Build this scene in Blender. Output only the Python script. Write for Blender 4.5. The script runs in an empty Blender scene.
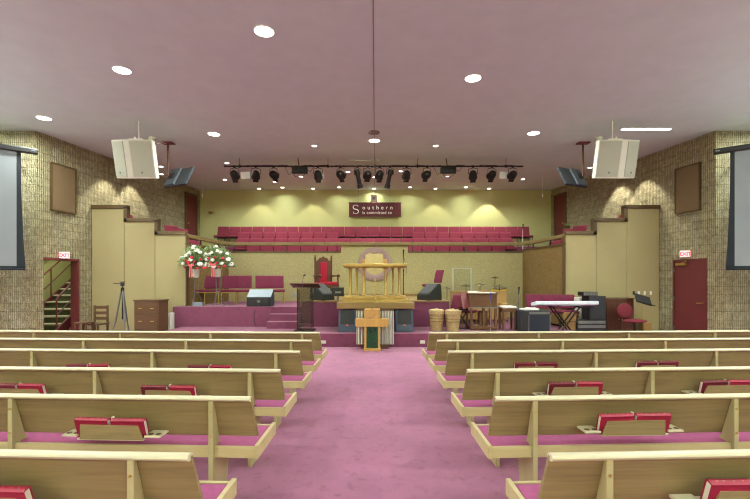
import bpy, bmesh, math, random
from mathutils import Matrix, Vector
random.seed(7)
S = bpy.context.scene
COL = S.collection
PI = math.pi
F, VX, VY, EYE = 422.0, 375.6, 279.5, 1.6          # focal length in px, vanishing point, eye height
def wx(px, Y): return (px - VX) * Y / F
def wz(py, Y): return EYE + (VY - py) * Y / F
def R(a): return math.radians(a)
def rotz(a): return Matrix.Rotation(R(a), 4, 'Z')
def roty(a): return Matrix.Rotation(R(a), 4, 'Y')
def rotx(a): return Matrix.Rotation(R(a), 4, 'X')

# ------------------------------------------------------------------ materials
def lin(c):
    out = []
    for v in c:
        v /= 255.0
        out.append(v / 12.92 if v <= .04045 else ((v + .055) / 1.055) ** 2.4)
    return (*out, 1)
class NT:
    def __init__(s, name):
        s.m = bpy.data.materials.new(name); s.m.use_nodes = True
        s.t = s.m.node_tree; s.b = s.t.nodes['Principled BSDF']
    def n(s, typ, **kw):
        nd = s.t.nodes.new(typ)
        for k, v in kw.items():
            if k in nd.inputs.keys(): nd.inputs[k].default_value = v
            else: setattr(nd, k, v)
        return nd
    def l(s, a, b): s.t.links.new(a, b)
    def coords(s, scale=(1, 1, 1), kind='Object'):
        tc = s.n('ShaderNodeTexCoord'); mp = s.n('ShaderNodeMapping'); mp.inputs['Scale'].default_value = scale
        s.l(tc.outputs[kind], mp.inputs['Vector']); return mp.outputs['Vector']
    def ramp(s, fac, stops):
        r = s.n('ShaderNodeValToRGB'); e = r.color_ramp.elements
        while len(e) < len(stops): e.new(.5)
        for el, (p, c) in zip(e, stops): el.position = p; el.color = c
        s.l(fac, r.inputs['Fac']); return r.outputs['Color']
    def bump(s, h, st=.3, d=.01):
        b = s.n('ShaderNodeBump', Strength=st, Distance=d); s.l(h, b.inputs['Height']); s.l(b.outputs['Normal'], s.b.inputs['Normal'])
    def set(s, **kw):
        for k, v in kw.items(): s.b.inputs[k.replace('_', ' ')].default_value = v
        return s
def mul(c, f): return (c[0] * f, c[1] * f, c[2] * f, 1)
def mottled(name, c, var=.12, scale=8, rough=.6, metal=0, bump=0, bscale=60, spec=.4, stretch=(1, 1, 1)):
    t = NT(name); c = lin(c); v = t.coords(stretch)
    nz = t.n('ShaderNodeTexNoise', Scale=scale, Detail=4.0); t.l(v, nz.inputs['Vector'])
    t.l(t.ramp(nz.outputs['Fac'], [(.3, mul(c, 1 - var)), (.7, mul(c, 1 + var))]), t.b.inputs['Base Color'])
    t.set(Roughness=rough, Metallic=metal, Specular_IOR_Level=spec)
    if bump:
        n2 = t.n('ShaderNodeTexNoise', Scale=bscale, Detail=3.0); t.l(v, n2.inputs['Vector']); t.bump(n2.outputs['Fac'], bump, .006)
    return t.m
def wood(name, c, axis=0, var=.22, rough=.42, grain=1.0):
    t = NT(name); c = lin(c); sc = [14 * grain] * 3; sc[axis] = 1.1 * grain
    v = t.coords(tuple(sc))
    n1 = t.n('ShaderNodeTexNoise', Scale=1.0, Detail=5.0, Distortion=1.2); t.l(v, n1.inputs['Vector'])
    n2 = t.n('ShaderNodeTexNoise', Scale=4.5, Detail=3.0); t.l(v, n2.inputs['Vector'])
    mx = t.n('ShaderNodeMath', operation='MULTIPLY_ADD'); mx.inputs[1].default_value = .45
    t.l(n2.outputs['Fac'], mx.inputs[0]); t.l(n1.outputs['Fac'], mx.inputs[2])
    t.l(t.ramp(mx.outputs[0], [(.45, mul(c, 1 - var)), (.7, c), (.95, mul(c, 1 + var * .7))]), t.b.inputs['Base Color'])
    t.set(Roughness=rough, Specular_IOR_Level=.4); t.bump(n2.outputs['Fac'], .06, .004)
    return t.m
def carpet(name, c, var=.16):
    t = NT(name); c = lin(c); v = t.coords()
    big = t.n('ShaderNodeTexNoise', Scale=1.3, Detail=6.0, Roughness=.65); t.l(v, big.inputs['Vector'])
    sp = t.n('ShaderNodeTexNoise', Scale=9.0, Detail=8.0, Roughness=.75); t.l(v, sp.inputs['Vector'])
    pile = t.n('ShaderNodeTexNoise', Scale=240.0, Detail=2.0); t.l(v, pile.inputs['Vector'])
    a = t.ramp(big.outputs['Fac'], [(.3, mul(c, 1 - var)), (.7, mul(c, 1 + var))])
    b = t.ramp(sp.outputs['Fac'], [(.36, (.7, .7, .7, 1)), (.47, (1, 1, 1, 1))])
    mx = t.n('ShaderNodeMix', data_type='RGBA', blend_type='MULTIPLY'); mx.inputs[0].default_value = .8
    t.l(a, mx.inputs[6]); t.l(b, mx.inputs[7]); t.l(mx.outputs[2], t.b.inputs['Base Color'])
    t.set(Roughness=.95, Specular_IOR_Level=.1, Sheen_Weight=.15); t.bump(pile.outputs['Fac'], .5, .006)
    return t.m
def blockwork(name, c1, c2, cm):
    # split-face ribbed block: local X along the wall, local Z up
    t = NT(name)
    tc = t.n('ShaderNodeTexCoord'); sx = t.n('ShaderNodeSeparateXYZ'); t.l(tc.outputs['Object'], sx.inputs[0])
    cx = t.n('ShaderNodeCombineXYZ'); t.l(sx.outputs['X'], cx.inputs['X']); t.l(sx.outputs['Z'], cx.inputs['Y'])
    br = t.n('ShaderNodeTexBrick', offset=.5); br.inputs['Scale'].default_value = 1.0
    br.inputs['Brick Width'].default_value = .41; br.inputs['Row Height'].default_value = .205
    br.inputs['Mortar Size'].default_value = .008; br.inputs['Mortar Smooth'].default_value = .5
    br.inputs['Color1'].default_value = lin(c1); br.inputs['Color2'].default_value = lin(c2); br.inputs['Mortar'].default_value = lin(cm)
    t.l(cx.outputs[0], br.inputs['Vector'])
    wv = t.n('ShaderNodeTexWave', wave_type='BANDS', bands_direction='X', wave_profile='SIN', Scale=6.2, Distortion=2.2); wv.inputs['Detail'].default_value = 3; wv.inputs['Detail Scale'].default_value = 3
    t.l(cx.outputs[0], wv.inputs['Vector'])
    nz = t.n('ShaderNodeTexNoise', Scale=9.0, Detail=7.0, Roughness=.7); t.l(tc.outputs['Object'], nz.inputs['Vector'])
    n3 = t.n('ShaderNodeTexNoise', Scale=2.2, Detail=3.0); t.l(cx.outputs[0], n3.inputs['Vector'])
    wk = t.n('ShaderNodeMath', operation='MULTIPLY'); t.l(wv.outputs['Fac'], wk.inputs[0]); wk.inputs[1].default_value = .65
    m1 = t.n('ShaderNodeMath', operation='MULTIPLY'); t.l(wk.outputs[0], m1.inputs[0]); t.l(n3.outputs['Fac'], m1.inputs[1])
    m2 = t.n('ShaderNodeMath', operation='MULTIPLY_ADD'); t.l(nz.outputs['Fac'], m2.inputs[0]); m2.inputs[1].default_value = 1.25; t.l(m1.outputs[0], m2.inputs[2])
    m3 = t.n('ShaderNodeMath', operation='MULTIPLY_ADD'); t.l(br.outputs['Fac'], m3.inputs[0]); m3.inputs[1].default_value = -.35; t.l(m2.outputs[0], m3.inputs[2])
    sh = t.ramp(m2.outputs[0], [(.5, (.5, .5, .48, 1)), (.95, (1.0, 1.0, 1.0, 1)), (1.0, (1.25, 1.25, 1.25, 1))])  # relief shading put into the colour: hollows darker, ridges lighter
    mx = t.n('ShaderNodeMix', data_type='RGBA', blend_type='MULTIPLY'); mx.inputs[0].default_value = 1
    t.l(br.outputs['Color'], mx.inputs[6]); t.l(sh, mx.inputs[7]); t.l(mx.outputs[2], t.b.inputs['Base Color'])
    t.set(Roughness=.9, Specular_IOR_Level=.15); t.bump(m3.outputs[0], 1, .07)
    return t.m
def emis(name, c, s):
    t = NT(name); t.set(Base_Color=lin(c), Emission_Color=lin(c), Emission_Strength=s, Roughness=.4); return t.m
def glass(name, c, tr=1.0, rough=.05, alpha=1.0):
    t = NT(name); t.set(Base_Color=lin(c), Transmission_Weight=tr, Roughness=rough, IOR=1.2, Alpha=alpha); return t.m
def stripes(name, c1, c2, scale):
    t = NT(name); v = t.coords()
    w = t.n('ShaderNodeTexWave', wave_type='BANDS', bands_direction='X', Scale=scale); t.l(v, w.inputs['Vector'])
    t.l(t.ramp(w.outputs['Fac'], [(.35, lin(c1)), (.6, lin(c2))]), t.b.inputs['Base Color']); t.set(Roughness=.8); return t.m
def wicker(name, c):
    t = NT(name); c = lin(c); v = t.coords()
    w1 = t.n('ShaderNodeTexWave', wave_type='BANDS', bands_direction='Z', Scale=14.0, Distortion=3.0); t.l(v, w1.inputs['Vector'])
    w2 = t.n('ShaderNodeTexNoise', Scale=40.0, Detail=4.0); t.l(v, w2.inputs['Vector'])
    a = t.n('ShaderNodeMath', operation='ADD'); t.l(w1.outputs['Fac'], a.inputs[0]); t.l(w2.outputs['Fac'], a.inputs[1])
    t.l(t.ramp(a.outputs[0], [(.5, mul(c, .35)), (1.0, mul(c, 1.15))]), t.b.inputs['Base Color']); t.set(Roughness=.7); t.bump(a.outputs[0], .5, .01); return t.m

M = dict(
    ceiling=mottled('ceiling_plaster', (198, 212, 208), .03, 3, .9, bump=.15, bscale=90, spec=.1),
    carpet=carpet('rose_carpet', (161, 101, 133)),
    stagecarpet=carpet('burgundy_carpet', (126, 70, 96), .12),
    stone=blockwork('split_face_block', (188, 180, 148), (176, 166, 134), (152, 142, 112)),
    yellow=mottled('yellow_paint', (192, 191, 134), .03, 2, .75, spec=.2),
    panel=mottled('cream_panel', (164, 152, 112), .03, 2, .6, spec=.25),
    stairwall=mottled('olive_paint', (196, 196, 128), .03, 2, .8),
    backdrop=mottled('gold_grasscloth', (166, 155, 112), .17, 24, .75, bump=.2, bscale=70, spec=.2),
    parapet=mottled('tan_grasscloth', (120, 96, 58), .16, 12, .75, bump=.2, bscale=60, spec=.2),
    cap=wood('brown_trim', (90, 70, 42), 0, .15),
    railwood=wood('rail_wood', (122, 104, 64), 0, .12),
    oak=wood('pew_oak', (138, 119, 84), 0, .26),
    oaklit=wood('pew_lit_oak', (206, 198, 170), 0, .08, rough=.3),  # pew oak paled, gloss of the lit tops put into the colour
    oakseat=wood('pew_seat_oak', (190, 174, 130), 0, .1),
    wickerdark=mottled('dark_wicker', (128, 100, 62), .2, 40, .8),
    bronze=mottled('dark_bronze', (92, 80, 50), .1, 12, .4, .6),
    tvgrey=mottled('television_grey', (74, 80, 88), .05, 20, .5),
    winechair=mottled('burgundy_upholstery', (110, 46, 56), .1, 30, .9, bump=.2, bscale=250, spec=.1),
    navy=mottled('navy_black_cloth', (38, 44, 58), .1, 40, .8),
    oakrib=wood('pew_rib_oak', (176, 164, 124), 2, .1),
    brasswood=wood('gold_maple', (188, 146, 82), 2, .14),
    slabwood=wood('platform_wood', (136, 110, 68), 0, .14),
    darkwood=wood('dark_walnut', (84, 48, 34), 2, .25),
    walnut=wood('walnut', (92, 66, 44), 0, .2),
    organwood=wood('organ_walnut', (102, 70, 46), 0, .16),
    pianowood=wood('spinet_oak', (160, 126, 76), 0, .14),
    cushion=mottled('pew_cushion', (165, 88, 130), .08, 30, .9, bump=.3, bscale=300, spec=.1),
    chairfab=mottled('wine_fabric', (126, 52, 68), .1, 30, .9, bump=.3, bscale=250, spec=.1),
    stagefab=mottled('plum_fabric', (112, 48, 70), .1, 30, .9, bump=.3, bscale=250, spec=.1),
    velvet=mottled('red_velvet', (158, 28, 52), .1, 20, .8, spec=.2),
    maroon=mottled('maroon_paint', (106, 46, 48), .05, 6, .5),
    book=mottled('red_book_cloth', (148, 24, 56), .08, 20, .45),
    bookdark=mottled('maroon_book_cloth', (104, 24, 40), .08, 20, .5),
    page=mottled('page_edges', (232, 228, 216), .06, 60, .9, stretch=(1, 40, 40)),
    gilt=mottled('gilt_lettering', (178, 120, 90), .05, 10, .4, .6),
    chrome=mottled('chrome', (200, 200, 196), .05, 10, .25, 1.0),
    steel=mottled('grey_steel', (120, 122, 124), .05, 10, .4, .7),
    goldmetal=mottled('antique_gold_metal', (186, 160, 92), .08, 12, .35, .8),
    brass=mottled('brass', (192, 162, 98), .06, 10, .3, .6),
    black=mottled('black_plastic', (34, 34, 36), .1, 20, .5),
    blackmet=mottled('black_metal', (30, 27, 25), .1, 20, .45, .3),
    charcoal=mottled('charcoal_cloth', (46, 48, 54), .12, 60, .85, bump=.3, bscale=300),
    wedgegrey=mottled('grey_wedge_top', (136, 146, 158), .06, 40, .5),
    bluegrey=mottled('blue_grey_cabinet', (66, 80, 98), .1, 30, .6),
    blackolive=mottled('black_olive_cabinet', (34, 36, 32), .1, 30, .7),
    orange=mottled('orange_badge', (236, 110, 60), .04, 10, .5),
    white=mottled('white_paint', (232, 230, 222), .03, 10, .5),
    cream=mottled('cream_cabinet', (206, 206, 194), .03, 10, .5),
    grille=mottled('pale_grey_grille', (170, 172, 158), .06, 120, .8, bump=.3, bscale=400),
    speakerfab=mottled('brown_speaker_cloth', (116, 96, 70), .07, 50, .9, bump=.2, bscale=200),
    screen=mottled('screen_fabric', (134, 140, 146), .02, 3, .8, spec=.1),
    screenborder=mottled('screen_black', (30, 36, 44), .06, 20, .8),
    lens=emis('lit_lens', (255, 252, 246), 9),
    redlit=emis('exit_red', (255, 70, 84), 1.6),
    signface=emis('exit_face', (255, 196, 200), .9),
    glassdark=glass('smoked_acrylic', (206, 202, 190), .95, .03),
    glassclear=glass('clear_acrylic', (238, 240, 232), .97, .02),
    green=mottled('green_brocade', (32, 66, 42), .3, 18, .8),
    greendark=mottled('dark_emblem', (34, 34, 40), .1, 18, .8),
    stripecloth=stripes('striped_cloth', (236, 238, 228), (104, 112, 102), 9),
    wicker=wicker('wicker', (190, 166, 118)),
    leaf=mottled('leaf_green', (138, 160, 112), .35, 20, .7),
    petalw=mottled('white_petal', (236, 236, 230), .06, 30, .7),
    petalr=mottled('red_petal', (196, 40, 62), .1, 30, .7),
    ribbon=mottled('pink_ribbon', (226, 92, 104), .06, 20, .5),
    lilac=mottled('lilac_grey_seal', (150, 124, 122), .14, 16, .7),
    sealtan=mottled('seal_tan', (178, 160, 108), .08, 12, .7),
    paper=mottled('paper', (236, 234, 226), .03, 20, .8),
    banner=mottled('banner_maroon', (88, 32, 40), .06, 12, .7),
    drumyellow=mottled('yellow_drum', (222, 190, 60), .05, 12, .4),
    tread=mottled('stair_tread', (176, 168, 140), .08, 20, .8),
    riser=mottled('stair_riser', (72, 76, 50), .1, 20, .9),
    blue=mottled('blue_foam', (70, 80, 150), .05, 20, .9),
    keywhite=mottled('silver_keyboard', (212, 220, 232), .04, 20, .35),
    pinkmet=mottled('ceiling_strip', (196, 200, 192), .03, 5, .8),
    seam=mottled('seam_dark', (144, 136, 128), .05, 5, .9),
)

# ------------------------------------------------------------------ mesh helpers
class MB:
    def __init__(s): s.bm = bmesh.new()
    def box(s, c, d, m=None):
        mt = Matrix.Translation(Vector(c)) @ (m if m else Matrix()) @ Matrix.Diagonal((d[0], d[1], d[2], 1))
        bmesh.ops.create_cube(s.bm, size=1, matrix=mt); return s
    def box2(s, a, b): return s.box([(a[i] + b[i]) / 2 for i in range(3)], [abs(b[i] - a[i]) for i in range(3)])
    def cyl(s, p0, p1, r0, r1=None, n=16):
        p0, p1 = Vector(p0), Vector(p1); d = p1 - p0
        q = Vector((0, 0, 1)).rotation_difference(d.normalized()).to_matrix().to_4x4()
        bmesh.ops.create_cone(s.bm, cap_ends=True, segments=n, radius1=r0, radius2=r0 if r1 is None else r1, depth=d.length, matrix=Matrix.Translation((p0 + p1) / 2) @ q); return s
    def sph(s, c, r, m=None, u=14, v=9):
        if not hasattr(r, '__len__'): r = (r, r, r)
        bmesh.ops.create_uvsphere(s.bm, u_segments=u, v_segments=v, radius=1, matrix=Matrix.Translation(Vector(c)) @ (m if m else Matrix()) @ Matrix.Diagonal((*r, 1))); return s
    def lathe(s, prof, c=(0, 0, 0), n=24, m=None):
        mt = Matrix.Translation(Vector(c)) @ (m if m else Matrix()); rings = []
        for r, z in prof:
            if r < 1e-5: rings.append([s.bm.verts.new(mt @ Vector((0, 0, z)))])
            else: rings.append([s.bm.verts.new(mt @ Vector((r * math.cos(2 * PI * k / n), r * math.sin(2 * PI * k / n), z))) for k in range(n)])
        for a, b in zip(rings, rings[1:]):
            for k in range(n):
                k2 = (k + 1) % n
                if len(a) == 1 and len(b) == 1: continue
                if len(a) == 1: s.bm.faces.new((a[0], b[k2], b[k]))
                elif len(b) == 1: s.bm.faces.new((a[k], a[k2], b[0]))
                else: s.bm.faces.new((a[k], a[k2], b[k2], b[k]))
        for rg, fl in ((rings[0], True), (rings[-1], False)):
            if len(rg) > 2: s.bm.faces.new(rg[::-1] if fl else rg)
        return s
    def prism(s, poly, axis, lo, hi, m=None):
        mt = m if m else Matrix()
        def v(a, b, t):
            return mt @ Vector({'x': (t, a, b), 'y': (a, t, b), 'z': (a, b, t)}[axis])
        A = [s.bm.verts.new(v(a, b, lo)) for a, b in poly]; B = [s.bm.verts.new(v(a, b, hi)) for a, b in poly]
        s.bm.faces.new(A); s.bm.faces.new(B[::-1]); n = len(poly)
        for k in range(n): s.bm.faces.new((A[k], B[k], B[(k + 1) % n], A[(k + 1) % n]))
        return s
    def tube(s, pts, r, n=8):
        pts = [Vector(p) for p in pts]; rings = []; up = None
        for i, p in enumerate(pts):
            t = ((pts[min(i + 1, len(pts) - 1)] - p).normalized() + (p - pts[max(i - 1, 0)]).normalized()).normalized()
            if up is None: up = Vector((0, 0, 1)) if abs(t.z) < .9 else Vector((0, 1, 0))
            sd = t.cross(up).normalized(); up = sd.cross(t).normalized()
            rr = r[i] if hasattr(r, '__len__') else r
            rings.append([s.bm.verts.new(p + sd * rr * math.cos(2 * PI * k / n) + up * rr * math.sin(2 * PI * k / n)) for k in range(n)])
        for a, b in zip(rings, rings[1:]):
            for k in range(n): s.bm.faces.new((a[k], a[(k + 1) % n], b[(k + 1) % n], b[k]))
        s.bm.faces.new(rings[0][::-1]); s.bm.faces.new(rings[-1]); return s
    def strip(s, path, w, h):
        # rectangular bar of width w (horizontal) and height h along a path
        pts = [Vector(p) for p in path]; rings = []
        for i, p in enumerate(pts):
            t = ((pts[min(i + 1, len(pts) - 1)] - p).normalized() + (p - pts[max(i - 1, 0)]).normalized()).normalized()
            sd = Vector((t.y, -t.x, 0)).normalized()
            rings.append([s.bm.verts.new(p + sd * a * w / 2 + Vector((0, 0, b * h / 2))) for a, b in ((-1, -1), (1, -1), (1, 1), (-1, 1))])
        for a, b in zip(rings, rings[1:]):
            for k in range(4): s.bm.faces.new((a[k], a[(k + 1) % 4], b[(k + 1) % 4], b[k]))
        s.bm.faces.new(rings[0][::-1]); s.bm.faces.new(rings[-1]); return s
    def quad(s, *p):
        s.bm.faces.new([s.bm.verts.new(Vector(q)) for q in p]); return s
    def done(s, name, mat, parent=None, bev=0, smooth=True, loc=None, rz=None, seg=2):
        bmesh.ops.recalc_face_normals(s.bm, faces=s.bm.faces[:])
        me = bpy.data.meshes.new(name); s.bm.to_mesh(me); s.bm.free()
        if smooth:
            me.shade_smooth(); me.set_sharp_from_angle(angle=R(38))
        me.materials.append(M[mat] if isinstance(mat, str) else mat)
        o = bpy.data.objects.new(name, me); COL.objects.link(o)
        if parent: o.parent = parent
        if loc is not None: o.location = loc
        if rz is not None: o.rotation_euler = (0, 0, R(rz))
        if bev:
            b = o.modifiers.new('bevel', 'BEVEL'); b.width = bev; b.segments = seg; b.limit_method = 'ANGLE'; b.angle_limit = R(40)
        return o
def tag(o, label, cat, group=None, kind=None):
    o['label'] = label; o['category'] = cat
    if group: o['group'] = group
    if kind: o['kind'] = kind
    return o
def thing(name, label, cat, loc=(0, 0, 0), rz=0, group=None):
    o = bpy.data.objects.new(name, None); COL.objects.link(o); o.empty_display_size = .1
    o.location = loc; o.rotation_euler = (0, 0, R(rz)); return tag(o, label, cat, group)
def struct(o, label, cat): return tag(o, label, cat, kind='structure')
KIDS = {}
def kids(o): return [c for c in bpy.data.objects if c.parent == o]
def dup(root, loc, rz=0, label=None, group=None):
    def cp(o, par):
        c = o.copy(); COL.objects.link(c)
        if par: c.parent = par
        for ch in kids(o): cp(ch, c)
        return c
    src = list(kids(root))
    r = root.copy(); COL.objects.link(r); r.location = loc; r.rotation_euler = (0, 0, R(rz))
    if label: r['label'] = label
    if group: r['group'] = group
    for ch in src: cp(ch, r)
    return r
ORD = ['', 'first', 'second', 'third', 'fourth', 'fifth', 'sixth', 'seventh', 'eighth', 'ninth', 'tenth', 'eleventh', 'twelfth', 'thirteenth', 'fourteenth']
def ordn(i): return ORD[i]
def ordrow(i, n):
    # i from 1..n, counted from the nearer end
    if i == 1: return 'leftmost'
    if i == n: return 'rightmost'
    if i - 1 <= n - i: return ORD[i] + ' from the left'
    return ORD[n - i + 1] + ' from the right'

# ------------------------------------------------------------------ room shell
CZ = 5.2
CX, CY = 8.23, 10.22         # corner where the angled side walls start
BX, BY = 7.07, 17.0          # back corners
struct(MB().box2((-11, -6, -.2), (11, 17.2, 0)).done('floor', 'carpet', smooth=False), 'rose pink carpet of the hall and centre aisle', 'floor')
struct(MB().box2((-11, -6, CZ), (11, 17.2, CZ + .2)).done('ceiling', 'ceiling', smooth=False), 'flat mauve grey plaster ceiling', 'ceiling')
struct(MB().box2((-BX - .1, BY, 0), (BX + .1, BY + .2, CZ)).done('wall_back', 'yellow', smooth=False), 'yellow painted wall behind the choir seats', 'wall')
struct(MB().box2((-11, -6.2, 0), (11, -6, CZ)).done('wall_rear', 'yellow', smooth=False), 'painted wall at the rear of the hall', 'wall')
for sg, nm in ((-1, 'left'), (1, 'right')):
    o = MB().box2((-8.1, 0, 0), (8.1, .2, CZ)).done('wall_side_' + nm, 'stone', smooth=False, loc=(sg * 11.0, 2.1, 0), rz=-90 * sg)
    struct(o, 'tan block wall beside the %s pews' % nm, 'wall')
    o = MB().box2((0, 0, 0), (2.9, .2, CZ)).done('wall_front_' + nm, 'stone', smooth=False, loc=(CX if sg > 0 else -CX - 2.9, CY, 0))
    struct(o, 'ribbed tan block wall behind the %s projection screen' % nm, 'wall')
ang = math.degrees(math.atan2(BY - CY, CX - BX))       # direction of the left wall
WL = math.hypot(BY - CY, CX - BX)
D0, D1, DH = .213, 1.187, 2.13                          # the doorway, along the wall
def angled_wall(side):
    m = MB(); t = .2
    if side < 0:   # local x from the near corner to the back corner; room is to the right, thickness to local +y
        m.box2((0, 0, 0), (D0, t, CZ)); m.box2((D0, 0, DH), (D1, t, CZ)); m.box2((D1, 0, 0), (WL, t, CZ))
        o = m.done('wall_left', 'stone', smooth=False, loc=(-CX, CY, 0), rz=ang)
    else:
        m.box2((-D0, 0, 0), (0, t, CZ)); m.box2((-D1, 0, DH), (-D0, t, CZ)); m.box2((-WL, 0, 0), (-D1, t, CZ))
        o = m.done('wall_right', 'stone', smooth=False, loc=(CX, CY, 0), rz=-ang)
    return o
wl = struct(angled_wall(-1), 'tan split face block wall on the left', 'wall')
wr = struct(angled_wall(1), 'tan split face block wall on the right', 'wall')
ML = Matrix.Translation((-CX, CY, 0)) @ rotz(ang)
MR = Matrix.Translation((CX, CY, 0)) @ rotz(-ang)
def on_left(u, off, z): return ML @ Vector((u, -off, z))
def on_right(u, off, z): return MR @ Vector((-u, -off, z))

# ceiling seam and slot
struct(MB().box2((-.04, -3, CZ - .006), (-.024, BY, CZ)).done('trim_1', 'seam', smooth=False), 'dark seam running along the middle of the ceiling', 'trim')
# left doorway frame, right door
def frame_mesh(w, h, t, d):
    return MB().box2((w - t, -d, 0), (w, .2, h)).box2((0, -d, h - t), (w, .2, h)).box2((0, .14, 0), (.03, .2, h))
o = frame_mesh(D1 - D0 + .04, DH + .02, .06, .03).done('door_1', 'maroon', smooth=False, bev=.006)
o.matrix_world = ML @ Matrix.Translation((D0 - .02, 0, 0)); struct(o, 'maroon frame of the open left doorway', 'door frame')
dr = MB().box2((-D1 + .02, .02, .005), (-D0 - .02, .07, DH - .02)).done('door_2', 'maroon', smooth=False, bev=.004); dr.matrix_world = MR
struct(dr, 'plain maroon exit door in the right wall', 'door')
o = MB().box2((-D1, -.01, 0), (-D1 + .03, .15, DH)).box2((-D0 - .03, -.01, 0), (-D0, .15, DH)).box2((-D1, -.01, DH - .03), (-D0, .15, DH)).done('frame', 'maroon', dr, smooth=False)
hd = MB().cyl((-D0 - .12, .02, 1.0), (-D0 - .12, -.05, 1.0), .02).cyl((-D0 - .12, -.05, 1.0), (-D0 - .24, -.05, 1.0), .013).done('handle', 'brass', dr)
MB().box2((-D1 + .12, -.05, DH - .16), (-D1 + .42, .02, DH - .1)).tube([(-D1 + .3, -.05, DH - .1), (-D1 + .55, -.16, DH - .06), (-D1 + .4, -.02, DH - .03)], .01).done('door_closer', 'goldmetal', dr, bev=.006)
for z in (.3, 1.1, 1.85): MB().cyl((-D1 + .03, .0, z - .05), (-D1 + .03, .0, z + .05), .012).done('hinge', 'steel', dr)
# doors at the top of the choir, one in each side wall
U0, U1 = 5.92, 6.55
for sg, mt, n in ((-1, ML, 3), (1, MR, 4)):
    def bx(a, b, y0, y1, z0, z1): return MB().box2((-sg * a, y0, z0), (-sg * b, y1, z1))
    z0, z1 = 2.85, 4.86
    m = MB().box2((-sg * U0, -.03, z0), (-sg * U1, -.005, z1))
    d = m.done('door_%d' % n, 'maroon', smooth=False); d.matrix_world = mt
    struct(d, 'maroon door high in the %s wall beside the choir' % ('left' if sg < 0 else 'right'), 'door')
    m = MB()
    for a, b in ((U0 - .07, U0), (U1, U1 + .07)): m.box2((-sg * a, -.06, z0), (-sg * b, 0, z1 + .07))
    m.box2((-sg * U0, -.06, z1), (-sg * U1, 0, z1 + .07)); m.done('frame', 'cap', d, smooth=False, bev=.005)
    MB().sph((-sg * (U0 + .08), -.07, 3.75), .03).done('handle', 'brass', d)

# stairwell behind the left doorway
struct(MB().box2((-10.2, 10.45, 0), (-10.1, 15, 3.8)).done('wall_stairwell', 'stairwall', smooth=False), 'olive painted wall inside the stairwell', 'wall')
struct(MB().box2((-10.2, 14.6, 0), (-7.72, 14.7, 3.8)).done('wall_stairwell_end', 'stairwall', smooth=False), 'olive painted end wall of the stairwell', 'wall')
struct(MB().prism([(-10.2, 10.45), (-8.42, 10.45), (-7.72, 14.7), (-10.2, 14.7)], 'z', 3.75, 3.85).done('ceiling_stairwell', 'white', smooth=False), 'white ceiling over the stairwell', 'ceiling')
st = thing('staircase', 'maroon staircase with handrails seen through the open left doorway', 'staircase', (0, 0, 0))
NS = 8; SX0, SX1 = -9.75, -8.56
mt_, mr_ = MB(), MB()
for k in range(NS):
    y = 11.35 + .27 * k; z = .19 * (k + 1)
    MB().box2((SX0 + .05, y - .03, z - .04), (SX1 - .05, y + .27, z)).done('tread', 'tread', st, smooth=False, bev=.005)
    mr_.box2((SX0 + .05, y, z - .19), (SX1 - .05, y + .02, z - .035))
mr_.done('risers', 'riser', st, smooth=False)
for x in (SX0, SX1 - .05):
    MB().prism([(11.2, 0), (11.42, 0), (11.35 + .27 * NS, .19 * NS - .2), (11.35 + .27 * NS, .19 * NS + .14), (11.2, .16)], 'x', x, x + .05).done('stringer', 'maroon', st, smooth=False)
for x in (SX0 + .06, SX1 - .06):
    p = lambda y: .19 * (y - 11.35) / .27 + .19
    m = MB().tube([(x, 11.4, 0.05), (x, 11.4, p(11.4) + .82), (x, 11.5, p(11.5) + .86), (x, 13.4, p(13.4) + .86)], .022)
    m.tube([(x, 12.6, p(12.6)), (x, 12.6, p(12.6) + .86)], .018).tube([(x, 11.4, p(11.4) + .4), (x, 13.4, p(13.4) + .45)], .016)
    m.done('handrail', 'maroon', st)
MB().tube([(-10.05, 11.2, 1.15), (-10.05, 13.6, 2.75)], .022).tube([(-10.1, 12.2, 1.78), (-10.05, 12.2, 1.81)], .012).done('wall_handrail', 'blackmet', st)

# ------------------------------------------------------------------ platforms
PY0, PY1, PYB = 10.0, 11.44, 14.3
def carp(m, name, mat, lab, cat='platform'): return struct(m.done(name, mat, smooth=False, bev=.012), lab, cat)
o = MB().box2((-5.25, PY0, 0), (5.0, PYB, .32)).done('floor_platform', 'stagecarpet', smooth=False, bev=.01); struct(o, 'low burgundy carpeted platform across the front', 'platform')
o = MB().box2((-5.5, PY1, 0), (-2.84, 11.78, .86)).box2((-5.15, 11.70, .3), (-2.0, PYB, .86)).done('floor_stage', 'stagecarpet', smooth=False); struct(o, 'higher carpeted stage holding the row of plum chairs', 'platform')
m = MB()
for k, (y, z) in enumerate(((10.98, .5), (11.22, .68), (11.46, .859))): m.box2((-2.84, y, .32 - .01), (-2.02, 11.71, z))
o = m.done('floor_steps', 'stagecarpet', smooth=False, bev=.012); struct(o, 'carpeted steps up to the stage beside the lectern', 'steps')
o = MB().box2((-2.0, PY1, .3), (2.0, PYB, .985)).done('floor_pulpit', 'stagecarpet', smooth=False); struct(o, 'burgundy centre platform under the pulpit', 'platform')
MB().box2((-2.0, PY1 - .02, .985), (2.0, PYB, 1.03)).done('top_board', 'slabwood', o, smooth=False, bev=.006)
sl = MB().box2((-.95, 10.3, .885), (.95, PY1 - .02, 1.03)).done('floor_slab', 'slabwood', smooth=False, bev=.01); struct(sl, 'projecting wooden slab that carries the gold pulpit', 'platform')
MB().box2((-.46, 10.75, .32), (.46, PY1, .885)).done('support', 'stagecarpet', sl, smooth=False)
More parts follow.
